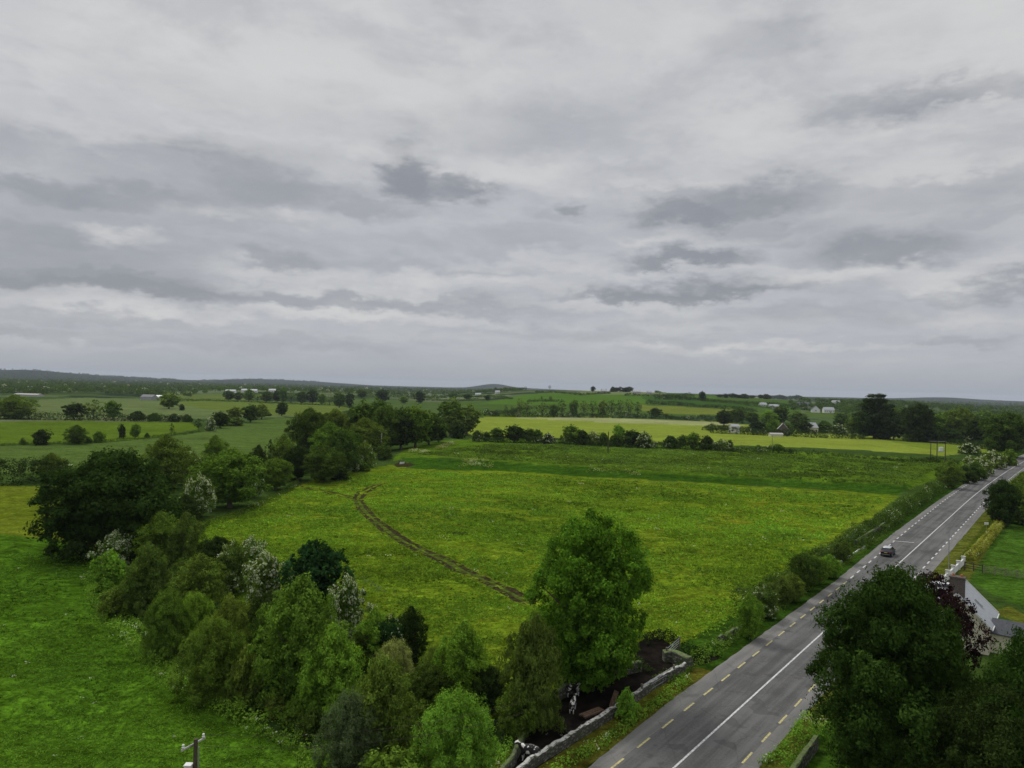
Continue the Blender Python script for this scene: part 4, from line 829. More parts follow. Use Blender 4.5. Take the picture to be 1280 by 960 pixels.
for a in [(878, 501, 489.5, 11, 'fartree', 'dark', 'lone round oak high on the right flank of the hill'), (741, 490, 483, 7, 'fartree', 'dark', 'round dark tree standing on the hill crest against the sky'),
          (677, 501, 495, 3.4, 'farthin', 'dark', 'left one of two tiny upright trees on the hill'), (688, 502, 495, 5, 'farthin', 'dark', 'right one of two tiny upright trees on the hill'),
          (687, 487.5, 481.5, 4.5, 'farthin', 'dark', 'tiny spiky tree on the skyline left of the crest')]: T(*a)
for i, (x, w) in enumerate([(766, 6), (770, 7), (776, 7), (782, 8), (787, 7)]):
    T(x, 490, 483.4 + (i % 2) * .9, w * 1.5, ['farbush', 'fartree', 'fartall', 'farbush', 'fartree'][i], 'dark', '%s crown from the left in the dark clump on the hill crest' % ORD[i], group='dark clump on the crest')
for i, x in enumerate([900, 907, 915, 921, 930, 940, 951, 958, 966, 974, 981, 988, 996]):
    T(x, 497 + i * .25, 492.2 + i * .25 - (i * 7 % 5) * .5 + .6, [9, 13, 16, 8, 12][i * 3 % 5], ['fartree', 'farbush', 'fartall'][i % 3], 'dark', '%s tree from the left in the dark skyline line right of the hill' % ORD[i], group='dark skyline line')

# ------------------------------------------------------------------ village trees and right-hand woods
vt = [(905, 532, 513, 24, 'fartree', 'dark', 'left big dark tree above the white shed'), (922, 528, 511, 26, 'fartree', 'deep', 'right big dark tree above the white shed'), (940, 530, 515, 20, 'fartree', 'deep', 'tree right behind the white shed roof'),
 (962, 532, 513, 24, 'fartall', 'fresh', 'bright yellow-green tree in the village'), (976, 530, 507, 22, 'fartree', 'deep', 'dark tree between the two white roadside houses'), (947, 540, 527, 26, 'farbush', 'dark', 'dark garden thicket right of the white shed'),
 (966, 541, 525, 20, 'farbush', 'mid', 'garden bush left of the brick cottage'), (998, 535, 514, 26, 'fartall', 'brown', 'brown-tinged tree behind the brick cottage'), (1004, 541, 525, 26, 'farbush', 'dark', 'dark shrubbery right of the brick cottage'),
 (1030, 541, 526, 24, 'farbush', 'deep', 'green garden bush right of the tin-roofed house'), (1051, 535, 516, 22, 'fartree', 'deep', 'round tree in the gap below the white gabled house'), (1046, 542, 530, 26, 'farmay', 'deep', 'flowering bush below the round village tree'),
 (1066, 544, 522, 24, 'fartree', 'brown', 'olive tree at the left foot of the tall cedar'), (1117, 550, 520, 26, 'fartall', 'dark', 'dark upright tree right of the tall cedar'),
 (1131, 548, 524, 24, 'fartree', 'deep', 'green tree two right of the tall cedar'), (1148, 552, 505, 44, 'round', 'dark', 'broad dark tree with a high dome in the right wood'), (1120, 538, 512, 30, 'fartree', 'deep', 'green crown between cedar and broad high dome'),
 (1176, 551, 518, 34, 'fartree', 'mid', 'mid-green tree above the transformer poles'), (1200, 552, 510, 42, 'round', 'olive', 'olive dome in the middle of the right wood'), (1222, 557, 523, 34, 'fartree', 'dark', 'dark low tree before the big right-hand tree'),
 (1258, 572, 516, 62, 'round', 'deep', 'massive dark tree beside the bend of the road'), (1288, 566, 520, 40, 'fartree', 'deep', 'dark tree cut by the right edge above the bend'),
 (1230, 540, 514, 30, 'fartree', 'mid', 'yellowish crown behind the dark low tree'), (1140, 552, 538, 24, 'farbush', 'deep', 'bush at the base of the broad high dome'), (1105, 549, 538, 24, 'farbush', 'dark', 'bush between cedar foot and dark upright tree'), (985, 542, 530, 18, 'farbush', 'deep', 'dark bush in front of the brick cottage'),
 (1189, 553, 536, 26, 'farbush', 'dark', 'thicket under the olive dome'), (1162, 553, 534, 28, 'farbush', 'dark', 'thicket left of the olive dome')]
for a in vt: T(*a)
T(1093, 548, 492, 50, 'cedar', 'dark', 'tall dark cedar towering above the village and the wood', 'cedar')
T(1106, 549, 508, 30, 'fartree', 'dark', 'dark crown growing into the right side of the cedar')
T(1079, 548, 516, 26, 'fartree', 'dark', 'dark crown growing into the left side of the cedar')
hedge('hedge', [(885, 541), (950, 544), (1020, 547), (1080, 549)], 4.6, 5, 'dark garden hedge along the front of the village', 'dark', .5, .3, .05, 1, 40, wave=10)
hedge('hedge', [(1130, 550), (1180, 554), (1220, 558), (1245, 563)], 3, 5, 'dark hedge along the foot of the right wood', 'dark', .5, .3, 0, 1, 41, wave=10)
T(1212, 568, 554, 26, 'farmay', 'deep', 'round hawthorn with white blossom alone right of the transformer', 'hawthorn')

def woodland(name, boxes, label, col, seed, n, hr=(7, 12), card=1.6, per=110, flower=0):
    """a far-off wood read as one mass; boxes: (px0, px1, D0, D1)"""
    rng = np.random.default_rng(seed); P = []; N = []; C = []; S = []
    tot = sum((b[1] - b[0]) * (b[3] ** 2 - b[2] ** 2) for b in boxes)
    for b in boxes:
        k = max(3, int(n * (b[1] - b[0]) * (b[3] ** 2 - b[2] ** 2) / tot))
        for i in range(k):
            D = math.sqrt(rng.uniform(b[2] ** 2, b[3] ** 2)); px = rng.uniform(b[0], b[1]); x = (px - 640) / F_PX * D; z = float(terrain(x, D)); h = rng.uniform(*hr); r = h * rng.uniform(.36, .52)
            g = rng.uniform(-.2, .2); ye = rng.random() * .8; m_ = per; d = rng.normal(size=(m_, 3)); d[:, 2] = np.abs(d[:, 2]) - .25; d /= np.linalg.norm(d, axis=1, keepdims=True)
            q = rng.uniform(.75, 1.05, (m_, 1)); ph = rng.uniform(0, 6.28); q = q * (1 + .2 * np.sin(3 * np.arctan2(d[:, 1], d[:, 0]) + ph) * (1 - d[:, 2]))[:, None]
            P.append(np.array([x, D, z + h * .5]) + d * q * np.array([r, r, h * .5])); N.append(d + rng.normal(size=(m_, 3)) * .4); S.append(card * rng.uniform(.7, 1.3, m_))
            C.append(np.stack([np.clip(.5 + g + rng.normal(size=m_) * .15, 0, 1), np.full(m_, 1. if rng.random() < flower else 0.) * (rng.random(m_) < .5), np.full(m_, ye)], 1))
    P = np.concatenate(P); N = np.concatenate(N); S = np.concatenate(S); C = np.concatenate(C); o0 = P.mean(0) * np.array([1, 1, 0])
    V, Fq = quads(P - o0, N, S, rng, .8); o = link(bpy.data.objects.new(name, np_mesh(name, V, Fq, FOL, dict(leaf=np.repeat(C, 4, 0))))); o.location = o0
    o.color = (*CC[col], 1); return tag(o, label, 'woodland', kind='stuff')
def px_hedges(name, label, n, pxr, Dr, seed, col, hgt=(4, 9), leaf=1.4):
    """net of distant hedgerows"""
    rng = random.Random(seed)
woodland('woodland', [(1070, 1330, 520, 760)], 'close-packed wood behind the cedar and the right-hand trees', 'deep', 50, 85, (10, 14), 1.1, 200)
woodland('woodland', [(1060, 1340, 800, 1500)], 'green wood spreading to the right behind the cedar', 'deep', 51, 330, (8, 13), 1.5, 120)
woodland('woodland', [(1000, 1340, 1600, 3000)], 'distant dark woods low on the right horizon', 'deep', 52, 420, (9, 14), 2.4, 60)
woodland('woodland', [(985, 1110, 1000, 1350)], 'trees around the far white gabled houses', 'deep', 53, 110, (7, 11), 1.4, 110)
# bocage of the left plain: bands of trees lying across the view, thinner and denser by turns
lb = [(-60, 240, 1130, 1180), (-60, 60, 1010, 1050), (60, 260, 1290, 1340), (230, 560, 1420, 1480), (-60, 330, 1560, 1640), (330, 640, 1900, 2000), (-60, 500, 1850, 1950), (100, 640, 2250, 2350), (-60, 640, 2700, 2850), (-60, 640, 3200, 3400), (-60, 640, 3900, 4200)]
for i, b in enumerate(lb):
    woodland('woodland', [b], ['band of hedgerow trees behind the pale far left field', 'short clump of trees at the far left edge', 'tree band behind the far sheds', 'tree band across the far centre-left', 'long dark tree band on the left plain',
        'tree band left of the hill', 'second long tree band on the left plain', 'distant tree band before the skyline', 'far tree band under the left blue hill', 'farther tree band under the left blue hill', 'last dark tree band on the left skyline'][i], 'deep', 60 + i,
        int((b[1] - b[0]) / F_PX * b[2] / 5.0 * (1 if b[2] < 2200 else .55) * (1.5 if b[0] == -60 and b[2] < 2000 else 1)), (6, 12 if b[2] < 2500 else 15), 1.3 if b[2] < 1500 else (1.9 if b[2] < 2500 else 3.2), 90 if b[2] < 1500 else (60 if b[2] < 2500 else 34), .05)
woodland('woodland', [(-60, 200, 1180, 1800), (-60, 360, 1900, 3200)], 'loose scatter of trees over the far left plain', 'deep', 80, 1300, (6, 12), 1.9, 60, .04)
woodland('woodland', [(300, 650, 2000, 3600)], 'loose scatter of trees over the far centre-left plain', 'deep', 81, 700, (6, 12), 2.2, 50, .04)
woodland('woodland', [(600, 645, 1550, 1800), (540, 660, 2000, 2800)], 'trees around the far white farm left of the hill', 'deep', 82, 150, (8, 13), 1.9, 70)
woodland('woodland', [(-80, 220, 7200, 8800), (250, 400, 8300, 9300)], 'wood clothing the blue hills on the left horizon', 'deep', 83, 500, (6, 10), 9, 22)
woodland('woodland', [(-80, 1340, 4300, 6800)], 'dark wooded plain under the horizon', 'deep', 84, 1900, (8, 13), 6.0, 24)

# ------------------------------------------------------------------ roadside
rb = [
 (936, 798, 741, 34, 'ragged', 'fresh', 'upright fresh green shrub at the near end of the road hedge'), (957, 772, 733, 38, 'mayflower', 'brown', 'brown-leaved thorn second in the road hedge'), (975, 757, 722, 34, 'ragged', 'brown', 'twiggy brownish bush third in the road hedge'),
 (990, 752, 716, 32, 'ragged', 'olive', 'olive bush before the dark hump of the road hedge'), (1004, 738, 692, 44, 'round', 'deep', 'high dark hump of the road hedge'), (1020, 730, 696, 34, 'round', 'mid', 'green hump leaning on the high dark one'),
 (1037, 722, 693, 30, 'ragged', 'fresh', 'bright shrub beside the white parapet by the road'), (1052, 702, 672, 26, 'ragged', 'brown', 'brambly bush at the near end of the retaining wall'),
 (1186, 610, 575, 34, 'ragged', 'olive', 'rounded see-through thorn tree beside the road'), (1205, 604, 583, 26, 'farbush', 'dark', 'dark thorn bush next to the see-through thorn'), (1219, 600, 578, 24, 'farbush', 'deep', 'dark bush under the pale blossom by the bend'),
 (1228, 594, 571, 26, 'farmay', 'olive', 'pale blossoming hawthorn by the bend'), (1243, 586, 563, 26, 'farmay', 'olive', 'second pale blossoming hawthorn higher at the bend'), (1214, 588, 570, 22, 'farmay', 'olive', 'low white-flecked thorn behind the pale hawthorns'),
 (1261, 582, 562, 24, 'farbush', 'mid', 'green bush where the road leaves the picture')]
for a in rb: T(*a[:7], 'bush', 'bush')
hedge('hedge', [RV(s, -9.9) for s in (34, 60, 80, 100, 118)], 2.4, 2.8, 'thick brambles joining the bushes of the near road hedge', 'deep', .24, .4, .05, 1, 90, world_pts=True, wave=4)
hedge('hedge', [RV(s, -9.5) for s in (112, 150, 190, 230, 262)], 2.6, 3.0, 'dark bramble hedge flecked with white along the far road verge', 'deep', .3, .4, .14, .9, 91, world_pts=True, wave=5)
hedge('hedge', [RV(s, -8.8) for s in (262, 300, 345, 380)], 3.2, 3, 'hawthorn hedge along the bend of the road', 'deep', .36, .4, .12, .9, 92, world_pts=True, wave=6)
weeds('undergrowth', [RV(q_, -7.6) for q_ in (8, 30, 55, 80, 105)], .4, 2.0, 'rank grass and cow parsley on the left road verge', 'mid', .05, .9, 12, .16)
weeds('undergrowth', [(665, 990), (700, 962), (760, 925), (810, 888), (860, 852)], .5, .9, 'long grass at the foot of the yard wall', 'fresh', .12, .9, 13)
weeds('undergrowth', [(968, 965), (985, 945), (1004, 925), (1020, 905)], 1.0, 2.0, 'nettles with white flowers beside the right road edge', 'bright', .2, 1, 14)
T(783, 900, 862, 28, 'shrub', 'bright', 'bright green elder sapling growing over the yard wall', 'bush', 'bush')

# retaining wall with fence posts above it
def wall(name, pts, hgt, th, mt, label, cat='wall', seed=1, jit=.05, world_pts=False, step=.8, coping=None, kind=None):
    W = pts if world_pts else [G(*p) for p in pts]; W = [Vector((w.x, w.y, 0)) for w in W]; d = [0]
    for a, b in zip(W, W[1:]): d.append(d[-1] + (b - a).length)
    rng = random.Random(seed); n = max(2, int(d[-1] / step)); V = []; org = sum(W, Vector()) / len(W)
    for i in range(n + 1):
        t = d[-1] * i / n; x = np.interp(t, d, [w.x for w in W]); y = np.interp(t, d, [w.y for w in W]); t2 = min(t + .3, d[-1]); t1 = max(0, t - .3)
        dx = np.interp(t2, d, [w.x for w in W]) - np.interp(t1, d, [w.x for w in W]); dy = np.interp(t2, d, [w.y for w in W]) - np.interp(t1, d, [w.y for w in W]); q = math.hypot(dx, dy); nx, ny = dy / q, -dx / q
        z = float(terrain(x, y)); h = hgt + rng.uniform(-jit, jit)
        for o_, zz_ in ((-th / 2 * 1.15, -.3), (-th / 2, h - .08), (-th / 2 + .06, h), (th / 2 - .06, h + rng.uniform(-jit, jit) * .4), (th / 2, h - .08), (th / 2 * 1.15, -.3)):
            j = rng.uniform(-.03, .03); V.append((x + nx * (o_ + j) - org.x, y + ny * (o_ + j) - org.y, z + zz_))
    mb = MB(); fs = [(6 * i + k, 6 * i + 6 + k, 6 * i + 7 + k, 6 * i + 1 + k) for i in range(n) for k in range(5)]; fs += [(0, 1, 2, 3, 4, 5), tuple(6 * n + k for k in (5, 4, 3, 2, 1, 0))]
    mb.add(V, fs); o = mb.build(name, mt); o.location = (org.x, org.y, 0); return tag(o, label, cat, kind=kind)
wall('stone_wall', [(640, 980), (664, 960), (720, 925), (780, 887), (820, 858), (856, 839)], 0.85, .36, M['stone'], 'long pale-topped stone wall between yard and road verge', seed=1, step=.45, jit=.07)
wall('stone_wall', [(604, 1000), (640, 958), (657, 918), (676, 889)], .8, .36, M['mossy'], 'stone wall on the left side of the muddy yard', seed=2)
wall('stone_wall', [(676, 889), (708, 868), (750, 852), (800, 838)], 1.0, .5, M['mossy'], 'mossy rear wall of the muddy yard under the lime', seed=3)
wall('stone_wall', [(829, 826), (840, 826), (850, 831), (862, 837)], 1.1, .8, M['mossy'], 'short thick moss-covered wall at the gate of the yard', seed=4, jit=.15)
wall('stone_wall', [(898, 803), (912, 795), (928, 786)], .6, .4, M['mossy'], 'short broken stone wall before the upright roadside shrub', seed=5, jit=.15)
wall('retaining_wall', [RV(s, -8.6) for s in (88, 96, 108, 122)], 1.4, .5, M['mossy'], 'grey mossy retaining wall partly hidden by brambles above the verge', seed=6, world_pts=True)
wall('stone_wall', [(985, 985), (1003, 958), (1020, 935)], 1.0, .4, M['mossy'], 'stone wall under the big tree at the bottom right', seed=7)
a, b = G(1049, 705), G(1081, 684.5)
wall('parapet', [a, b], .4, .2, M['whiter'], 'long low white parapet on the verge near the car', 'parapet', 8, .01, True)
a, b = G(1191, 607.5), G(1203, 600.5)
wall('parapet', [a, b], .6, .35, M['whiter'], 'short low white parapet farther up the road verge', 'parapet', 9, .01, True)
hedge('undergrowth', [RV(s, -7.9) for s in (84, 96, 110, 128)], 1.15, 1.3, 'brambles hanging in front of the mossy retaining wall', 'deep', .24, .5, .04, .9, 93, 'undergrowth', kind='stuff', world_pts=True, wave=3)
# post and wire fence above the retaining wall
fn = thing('post_fence', 'post and wire fence running along the pasture above the road hedge', 'fence', RV(70, -11.2))
o0 = fn.location; prev = None; mbw = MB(); rg = random.Random(2)
for i in range(44):
    p = RV(56 + i * 2.7, -11.0 + .1 * math.sin(i)); q = Vector(p) - Vector(o0); tl = rg.uniform(-.06, .06)
    MB().tube([(q.x, q.y, q.z - .3), (q.x + tl, q.y + tl, q.z + 1.45)], [.075, .06], 6).build('post', M['wood'], fn)
    if prev is not None:
        for z in (.5, .9, 1.25): mbw.bar(prev + Vector((0, 0, z)), q + Vector((0, 0, z)), .02)
    prev = q
mbw.build('wire', M['galv'], fn)
weeds('earth_bank', [(800, 806), (815, 797), (832, 799), (848, 808)], .9, 1.6, 'brambly bank behind the yard gate, ditch shadow put into its dark colour', (.022, .030, .012), 0, .8, 16, .2)  # low bank; its near-black leaf colour stands in for ditch shadow
weeds('undergrowth', [(852, 812), (872, 820), (892, 818)], .5, 2.6, 'sedges added in the wet ditch by the yard gate, coloured as its shadow', (.016, .032, .010), 0, .8, 17, .2)  # growth added to paint the shadow lying in the ditch
weeds('undergrowth', [(700, 866), (750, 850), (805, 834)], .9, 1.8, 'shaded nettles under the big lime', 'dark', 0, .9, 18, .2)
# farmyard gate and rails
def gate(p0_, p1_, label, hgt=1.25, bars=5, seed=1):
    a = G(*p0_); b = G(*p1_); r = thing('field_gate', label, 'gate', a); d = Vector((b.x - a.x, b.y - a.y, 0)); mb = MB()
    for i in range(bars):
        z = .25 + i * (hgt - .25) / (bars - 1); mb.tube([(0, 0, z), (d.x, d.y, z)], .028, 6)
    mb.tube([(0, 0, .25), (0, 0, hgt)], .03, 6); mb.tube([(d.x, d.y, .25), (d.x, d.y, hgt)], .03, 6); mb.tube([(0, 0, .25), (d.x / 2, d.y / 2, hgt), (d.x, d.y, .25)], .02, 6)
    mb.build('gate_frame', M['galv'], r)
    for q in (Vector(), d): MB().tube([(q.x, q.y, -.3), (q.x, q.y, hgt + .15)], [.11, .10], 8).build('gate_post', M['wood'], r)
gate((833, 826), (849, 812), 'galvanised bar gate standing at the top corner of the yard')
gate((802, 872), (842, 847), 'long low cattle rail just inside the pale-topped yard wall', 1.1, 3)
# timber baulks in the yard
tb = thing('timber_stack', 'reddish timber planks lying in the middle of the muddy yard', 'timber', G(741, 892)); rg = random.Random(3)
dd = (G(757, 886) - G(728, 897)); dd.z = 0; dn = dd.normalized(); nn = Vector((dn.y, -dn.x, 0))
for k in range(3):
    c = nn * (k * .26 - .3); MB().bar(c - dn * 1.2 + Vector((0, 0, .1)) + dn * rg.uniform(-.15, .15), c + dn * 1.1 + Vector((0, 0, .1)), .2, .14).build('plank', M['plank'], tb)
sl = thing('leaning_slab', 'upright reddish slab leaning beside the elder sapling', 'slab', G(764, 884)); MB().bar((0, 0, 0), (.5, .35, 1.3), .5, .1).build('slab', M['plank'], sl)
weeds('rubble', [(690, 915), (705, 925), (722, 918), (712, 938)], .12, 2.4, 'pale stones and litter scattered on the yard mud', (.25, .24, .2), .3, .05, 15, .12)

# ------------------------------------------------------------------ calves
def cow_mat():
    mt = bpy.data.materials.new('black_and_white_hide'); mt.use_nodes = True; nt = mt.node_tree; b = nt.nodes['Principled BSDF']; b.inputs['Roughness'].default_value = .75
    t = nd(nt, 'ShaderNodeTexCoord').outputs['Object']; oi = nd(nt, 'ShaderNodeObjectInfo'); v = vm(nt, 'ADD', t); cm = nd(nt, 'ShaderNodeCombineXYZ'); nt.links.new(mth(nt, 'MULTIPLY', oi.outputs['Random'], 9.), cm.inputs[0]); nt.links.new(cm.outputs[0], v.inputs[1])
    n = noise(nt, v.outputs[0], 2.4, 2, .4); sp = nd(nt, 'ShaderNodeSeparateXYZ'); nt.links.new(t, sp.inputs[0])
    k = mth(nt, 'ADD', ramp(nt, n, .53, .55), ramp(nt, sp.outputs[2], .5, .42), clamp=True)
    nt.links.new(mixc(nt, k, (.012, .011, .010), (.74, .72, .67)), b.inputs['Base Color']); return mt
HIDE = cow_mat()
def calf_mesh():
    v = [(-.05, 0, .98), (.42, 0, 1.0), (.72, 0, 1.12), (.92, 0, 1.32), (1.05, 0, 1.30), (1.30, 0, 1.14), (-.55, 0, 1.02), (-.78, 0, 1.04)]
    r = [(.30, .33), (.25, .31), (.15, .19), (.12, .13), (.13, .14), (.075, .075), (.25, .27), (.12, .14)]
    e = [(0, 1), (1, 2), (2, 3), (3, 4), (4, 5), (0, 6), (6, 7)]
    def chain(root, pts, rs):
        p = root
        for q, w in zip(pts, rs): v.append(q); r.append((w, w)); e.append((p, len(v) - 1)); p = len(v) - 1
    for sy in (-1, 1):
        chain(1, [(.45, sy * .17, .70), (.47, sy * .17, .40), (.45, sy * .17, .12), (.50, sy * .17, .03)], [.10, .065, .045, .055])
        chain(6, [(-.62, sy * .18, .74), (-.50, sy * .18, .60), (-.74, sy * .18, .38), (-.72, sy * .18, .10), (-.67, sy * .18, .03)], [.14, .10, .055, .045, .055])
        chain(4, [(.98, sy * .16, 1.38), (.95, sy * .27, 1.37)], [.045, .03])
    chain(7, [(-.90, 0, .95), (-.93, 0, .62), (-.92, 0, .42)], [.035, .02, .04])
    me = bpy.data.meshes.new('calf_skeleton'); me.from_pydata(v, e, []); o = bpy.data.objects.new('calf_skeleton', me); COL.objects.link(o)
    s = o.modifiers.new('skin', 'SKIN'); s.use_smooth_shade = True; u = o.modifiers.new('sub', 'SUBSURF'); u.levels = u.render_levels = 2
    for i, (a_, b_) in enumerate(r): me.skin_vertices[0].data[i].radius = (a_, b_); me.skin_vertices[0].data[i].use_root = i == 0
    dg = bpy.context.evaluated_depsgraph_get(); out = bpy.data.meshes.new_from_object(o.evaluated_get(dg)); bpy.data.objects.remove(o); out.name = 'calf'; out.materials.clear(); out.materials.append(HIDE)
    out.polygons.foreach_set('use_smooth', np.ones(len(out.polygons), bool)); return out
CALF = calf_mesh()
for (px, py, rz, s, lb_) in [(661, 951, rad(165), .95, 'black and white calf in the narrow lower end of the yard'), (716, 889, rad(75), .85, 'black calf with white legs standing in the yard mud'), (717, 870, rad(20), .9, 'calf half hidden under the leaves by the rear wall')]:
    o = link(bpy.data.objects.new('calf', CALF)); o.location = G(px, py); o.rotation_euler = (0, 0, rz); o.scale = (s,) * 3; tag(o, lb_, 'calf')

# ------------------------------------------------------------------ cars
def loft(st, mi=0, mb=None):
    """st: list of (x, [(y, z)...]) half sections, mirrored"""
    mb = mb or MB(); rings = []
    for x, sec in st:
        full = [(x, -y, z) for y, z in sec] + [(x, y, z) for y, z in reversed(sec)]; rings.append(full)
    n = len(rings[0]); V = [v for r_ in rings for v in r_]
    fs = [(i * n + k, i * n + k + 1, (i + 1) * n + k + 1, (i + 1) * n + k) for i in range(len(rings) - 1) for k in range(n - 1)]
    fs += [(i * n + n - 1, i * n, (i + 1) * n, (i + 1) * n + n - 1) for i in range(len(rings) - 1)]
    fs += [tuple(range(n - 1, -1, -1)), tuple((len(rings) - 1) * n + k for k in range(n))]; mb.add(V, fs, mi); return mb
def car(name, label, body, roof, loc, rz, L=4.1, W=1.8, Hh=1.58, cat='car'):
    r = thing(name, label, cat, loc, rz); h = L / 2; w = W / 2
    def sec(a, z0, z1): return [(w * .80, z0), (w * a * .97, z0 + .12), (w * a, z0 + .32), (w * a * .98, z1 - .10), (w * a * .90, z1)]
    loft([(-h, sec(.86, .38, .86)), (-h + .10, sec(.95, .28, .98)), (-h + .6, sec(1, .24, 1.02)), (0, sec(1, .22, 1.0)), (h - 1.15, sec(1, .22, .98)), (h - .45, sec(.96, .24, .86)), (h - .08, sec(.88, .30, .74)), (h, sec(.78, .36, .62))]).build('body', M[body], r, True)
    g = [(-h + .18, .80, .96, .78, 1.0), (-h + .50, .80, .98, .66, Hh - .05), (-.2, .84, .98, .68, Hh - .03), (.35, .84, .98, .66, Hh - .08), (h - 1.15, .82, .96, .74, .98)]
    loft([(x, [(w * b_ * .98, z0), (w * t_, z1 - .02)]) for x, b_, z0, t_, z1 in [(q[0], .90, q[2], q[3] + (.16 if q[4] < 1.1 else 0), q[4]) for q in g]]).build('cabin_glass', M['glass'], r)
    rb_ = loft([(-h + .42, [(w * .62, Hh - .07), (w * .60, Hh - .02)]), (-h + .75, [(w * .70, Hh - .08), (w * .62, Hh + .01)]), (-.2, [(w * .71, Hh - .06), (w * .62, Hh + .03)]), (.42, [(w * .68, Hh - .12), (w * .60, Hh - .04)])]); rb_.build('roof', M[roof], r, True)
    pil = MB()
    for sy in (-1, 1):
        for (x0, x1, zt_) in ((-h + .30, -h + .55, Hh - .06), (-.45, -.35, Hh - .05), (h - 1.15, .42, Hh - .08)): pil.bar((x0, sy * w * .90, .98), (x1, sy * w * .68, zt_), .10, .06)
    pil.build('pillars', M[body], r)
    for x in (-h + .75, h - .78):
        for sy in (-1, 1):
            t = MB().tube([(0, -.11, 0), (0, -.10, 0), (0, .10, 0), (0, .11, 0)], [.27, .33, .33, .27], 20).build('wheel', M['black'], r, True); t.location = (x, sy * (w - .10), .33)
            MB().tube([(0, sy * .112, 0), (0, sy * .125, 0)], [.20, .17], 14).build('rim', M['chrome'], t)
    for sy in (-1, 1):
        MB().box((-h + .045, sy * w * .72, .84), (.12, .26, .16)).build('tail_light', M['redl'], r)
        MB().box((h - .06, sy * w * .62, .66), (.14, .30, .12)).build('headlight', M['glass'], r)
        MB().box((h - 1.35, sy * (w + .08), 1.02), (.12, .16, .12)).build('wing_mirror', M[body], r)
    MB().box((-h - .012, 0, .78), (.02, .50, .11)).build('number_plate', M['plate'], r)
    MB().box((-h - .02, 0, .46), (.06, W * .74, .10)).build('bumper_trim', M['chrome'], r)
    return r
pc_ = G(1110, 694); car('parked_car' if 0 else 'car', 'dark small car with silver roof driving away in the left lane', 'paintd', 'silver', (pc_.x, pc_.y, .03), math.atan2(RD[1], RD[0]))
car('parked_car', 'white car parked by the cottage, glimpsed through the copper leaves', 'paintw', 'paintw', (*G(1171, 741)[:2], .03), rad(165), 4.2, 1.75, 1.5)

# ------------------------------------------------------------------ cottage
def frame_at(p, az_deg): return p, rad(90 - az_deg)
ck, ckr = frame_at(Vector((50.7, 80.0, 0)), 38.5)
hs = thing('cottage', 'grey-roofed cream cottage half hidden behind the copper beech', 'house', ck, ckr)   # local x along the road, y to the left (towards the road)
LX, HY, ZE, ZR = 7.6, 3.1, 3.0, 6.0
wm = MB(); wm.add([(0, -HY, -.2), (0, HY, -.2), (0, HY, ZE), (0, 0, ZR), (0, -HY, ZE), (LX, -HY, -.2), (LX, HY, -.2), (LX, HY, ZE), (LX, 0, ZR), (LX, -HY, ZE)],
   [(0, 4, 3, 2, 1), (5, 6, 7, 8, 9), (0, 5, 9, 4), (1, 2, 7, 6)]); wm.build('wall', M['cream'], hs)
for sy in (-1, 1):
    rm = MB(); e_ = .25; sl_ = (ZR - ZE) / HY; y1 = sy * (HY + e_); z1 = ZE - e_ * sl_
    rm.add([(-.15, 0, ZR + .04), (LX + .15, 0, ZR + .04), (LX + .15, y1, z1 + .04), (-.15, y1, z1 + .04), (-.15, 0, ZR + .14), (LX + .15, 0, ZR + .14), (LX + .15, y1, z1 + .14), (-.15, y1, z1 + .14)],
       [(0, 1, 2, 3), (7, 6, 5, 4), (0, 4, 5, 1), (1, 5, 6, 2), (2, 6, 7, 3), (3, 7, 4, 0)]); rf = rm.build('roof', M['slate'], hs)
    MB().tube([(-.2, y1 + sy * .06, z1 + .02), (LX + .2, y1 + sy * .06, z1 + .02)], .07, 8).build('gutter', M['whiter'], hs)
    for x in (-.19, LX + .19): MB().bar((x, 0, ZR + .12), (x, y1, z1 + .12), .06, .2).build('bargeboard', M['whiter'], hs)
    if sy < 0:
        yc, zc = -1.75, ZR + .17 - 1.75 * sl_
        k = MB().bar((4.0, yc + .45, zc + .45 * sl_), (4.0, yc - .45, zc - .45 * sl_), .7, .1).build('skylight', M['chrome'], rf); MB().bar((4.0, yc + .38, zc + .38 * sl_ + .06), (4.0, yc - .38, zc - .38 * sl_ + .06), .56, .03).build('pane', M['glass'], k)
MB().tube([(-.15, 0, ZR + .17), (LX + .15, 0, ZR + .17)], .08, 8).build('ridge', M['dslate'], hs)
ch = MB().box((1.0, .1, ZR + .4), (.9, 1.45, 2.7)).box((1.0, .1, ZR + 1.8), (1.05, 1.6, .14)).build('chimney', M['brick'], hs)
for y in (-.4, .4): MB().tube([(1.0, y + .1, ZR + 1.85), (1.0, y + .1, ZR + 2.15)], [.14, .11], 10).build('chimney_pot', M['terra'], ch)
for x in (2.0, 6.6):
    for sy in (-1, 1):
        wn = MB().box((x, sy * (HY + .02), 1.6), (1.1, .08, 1.2)).build('window', M['whiter'], hs); MB().box((x, sy * (HY + .065), 1.6), (.92, .03, 1.02)).build('pane', M['glass'], wn)
dr = MB().box((4.3, HY + .03, 1.0), (.95, .08, 2.05)).build('door', M['darkwood'], hs); MB().box((4.65, HY + .09, 1.0), (.05, .05, .12)).build('handle', M['chrome'], dr)
wn = MB().box((-.02, 0, 3.9), (.08, .8, .9)).build('window', M['whiter'], hs); MB().box((-.065, 0, 3.9), (.03, .64, .74)).build('pane', M['glass'], wn)
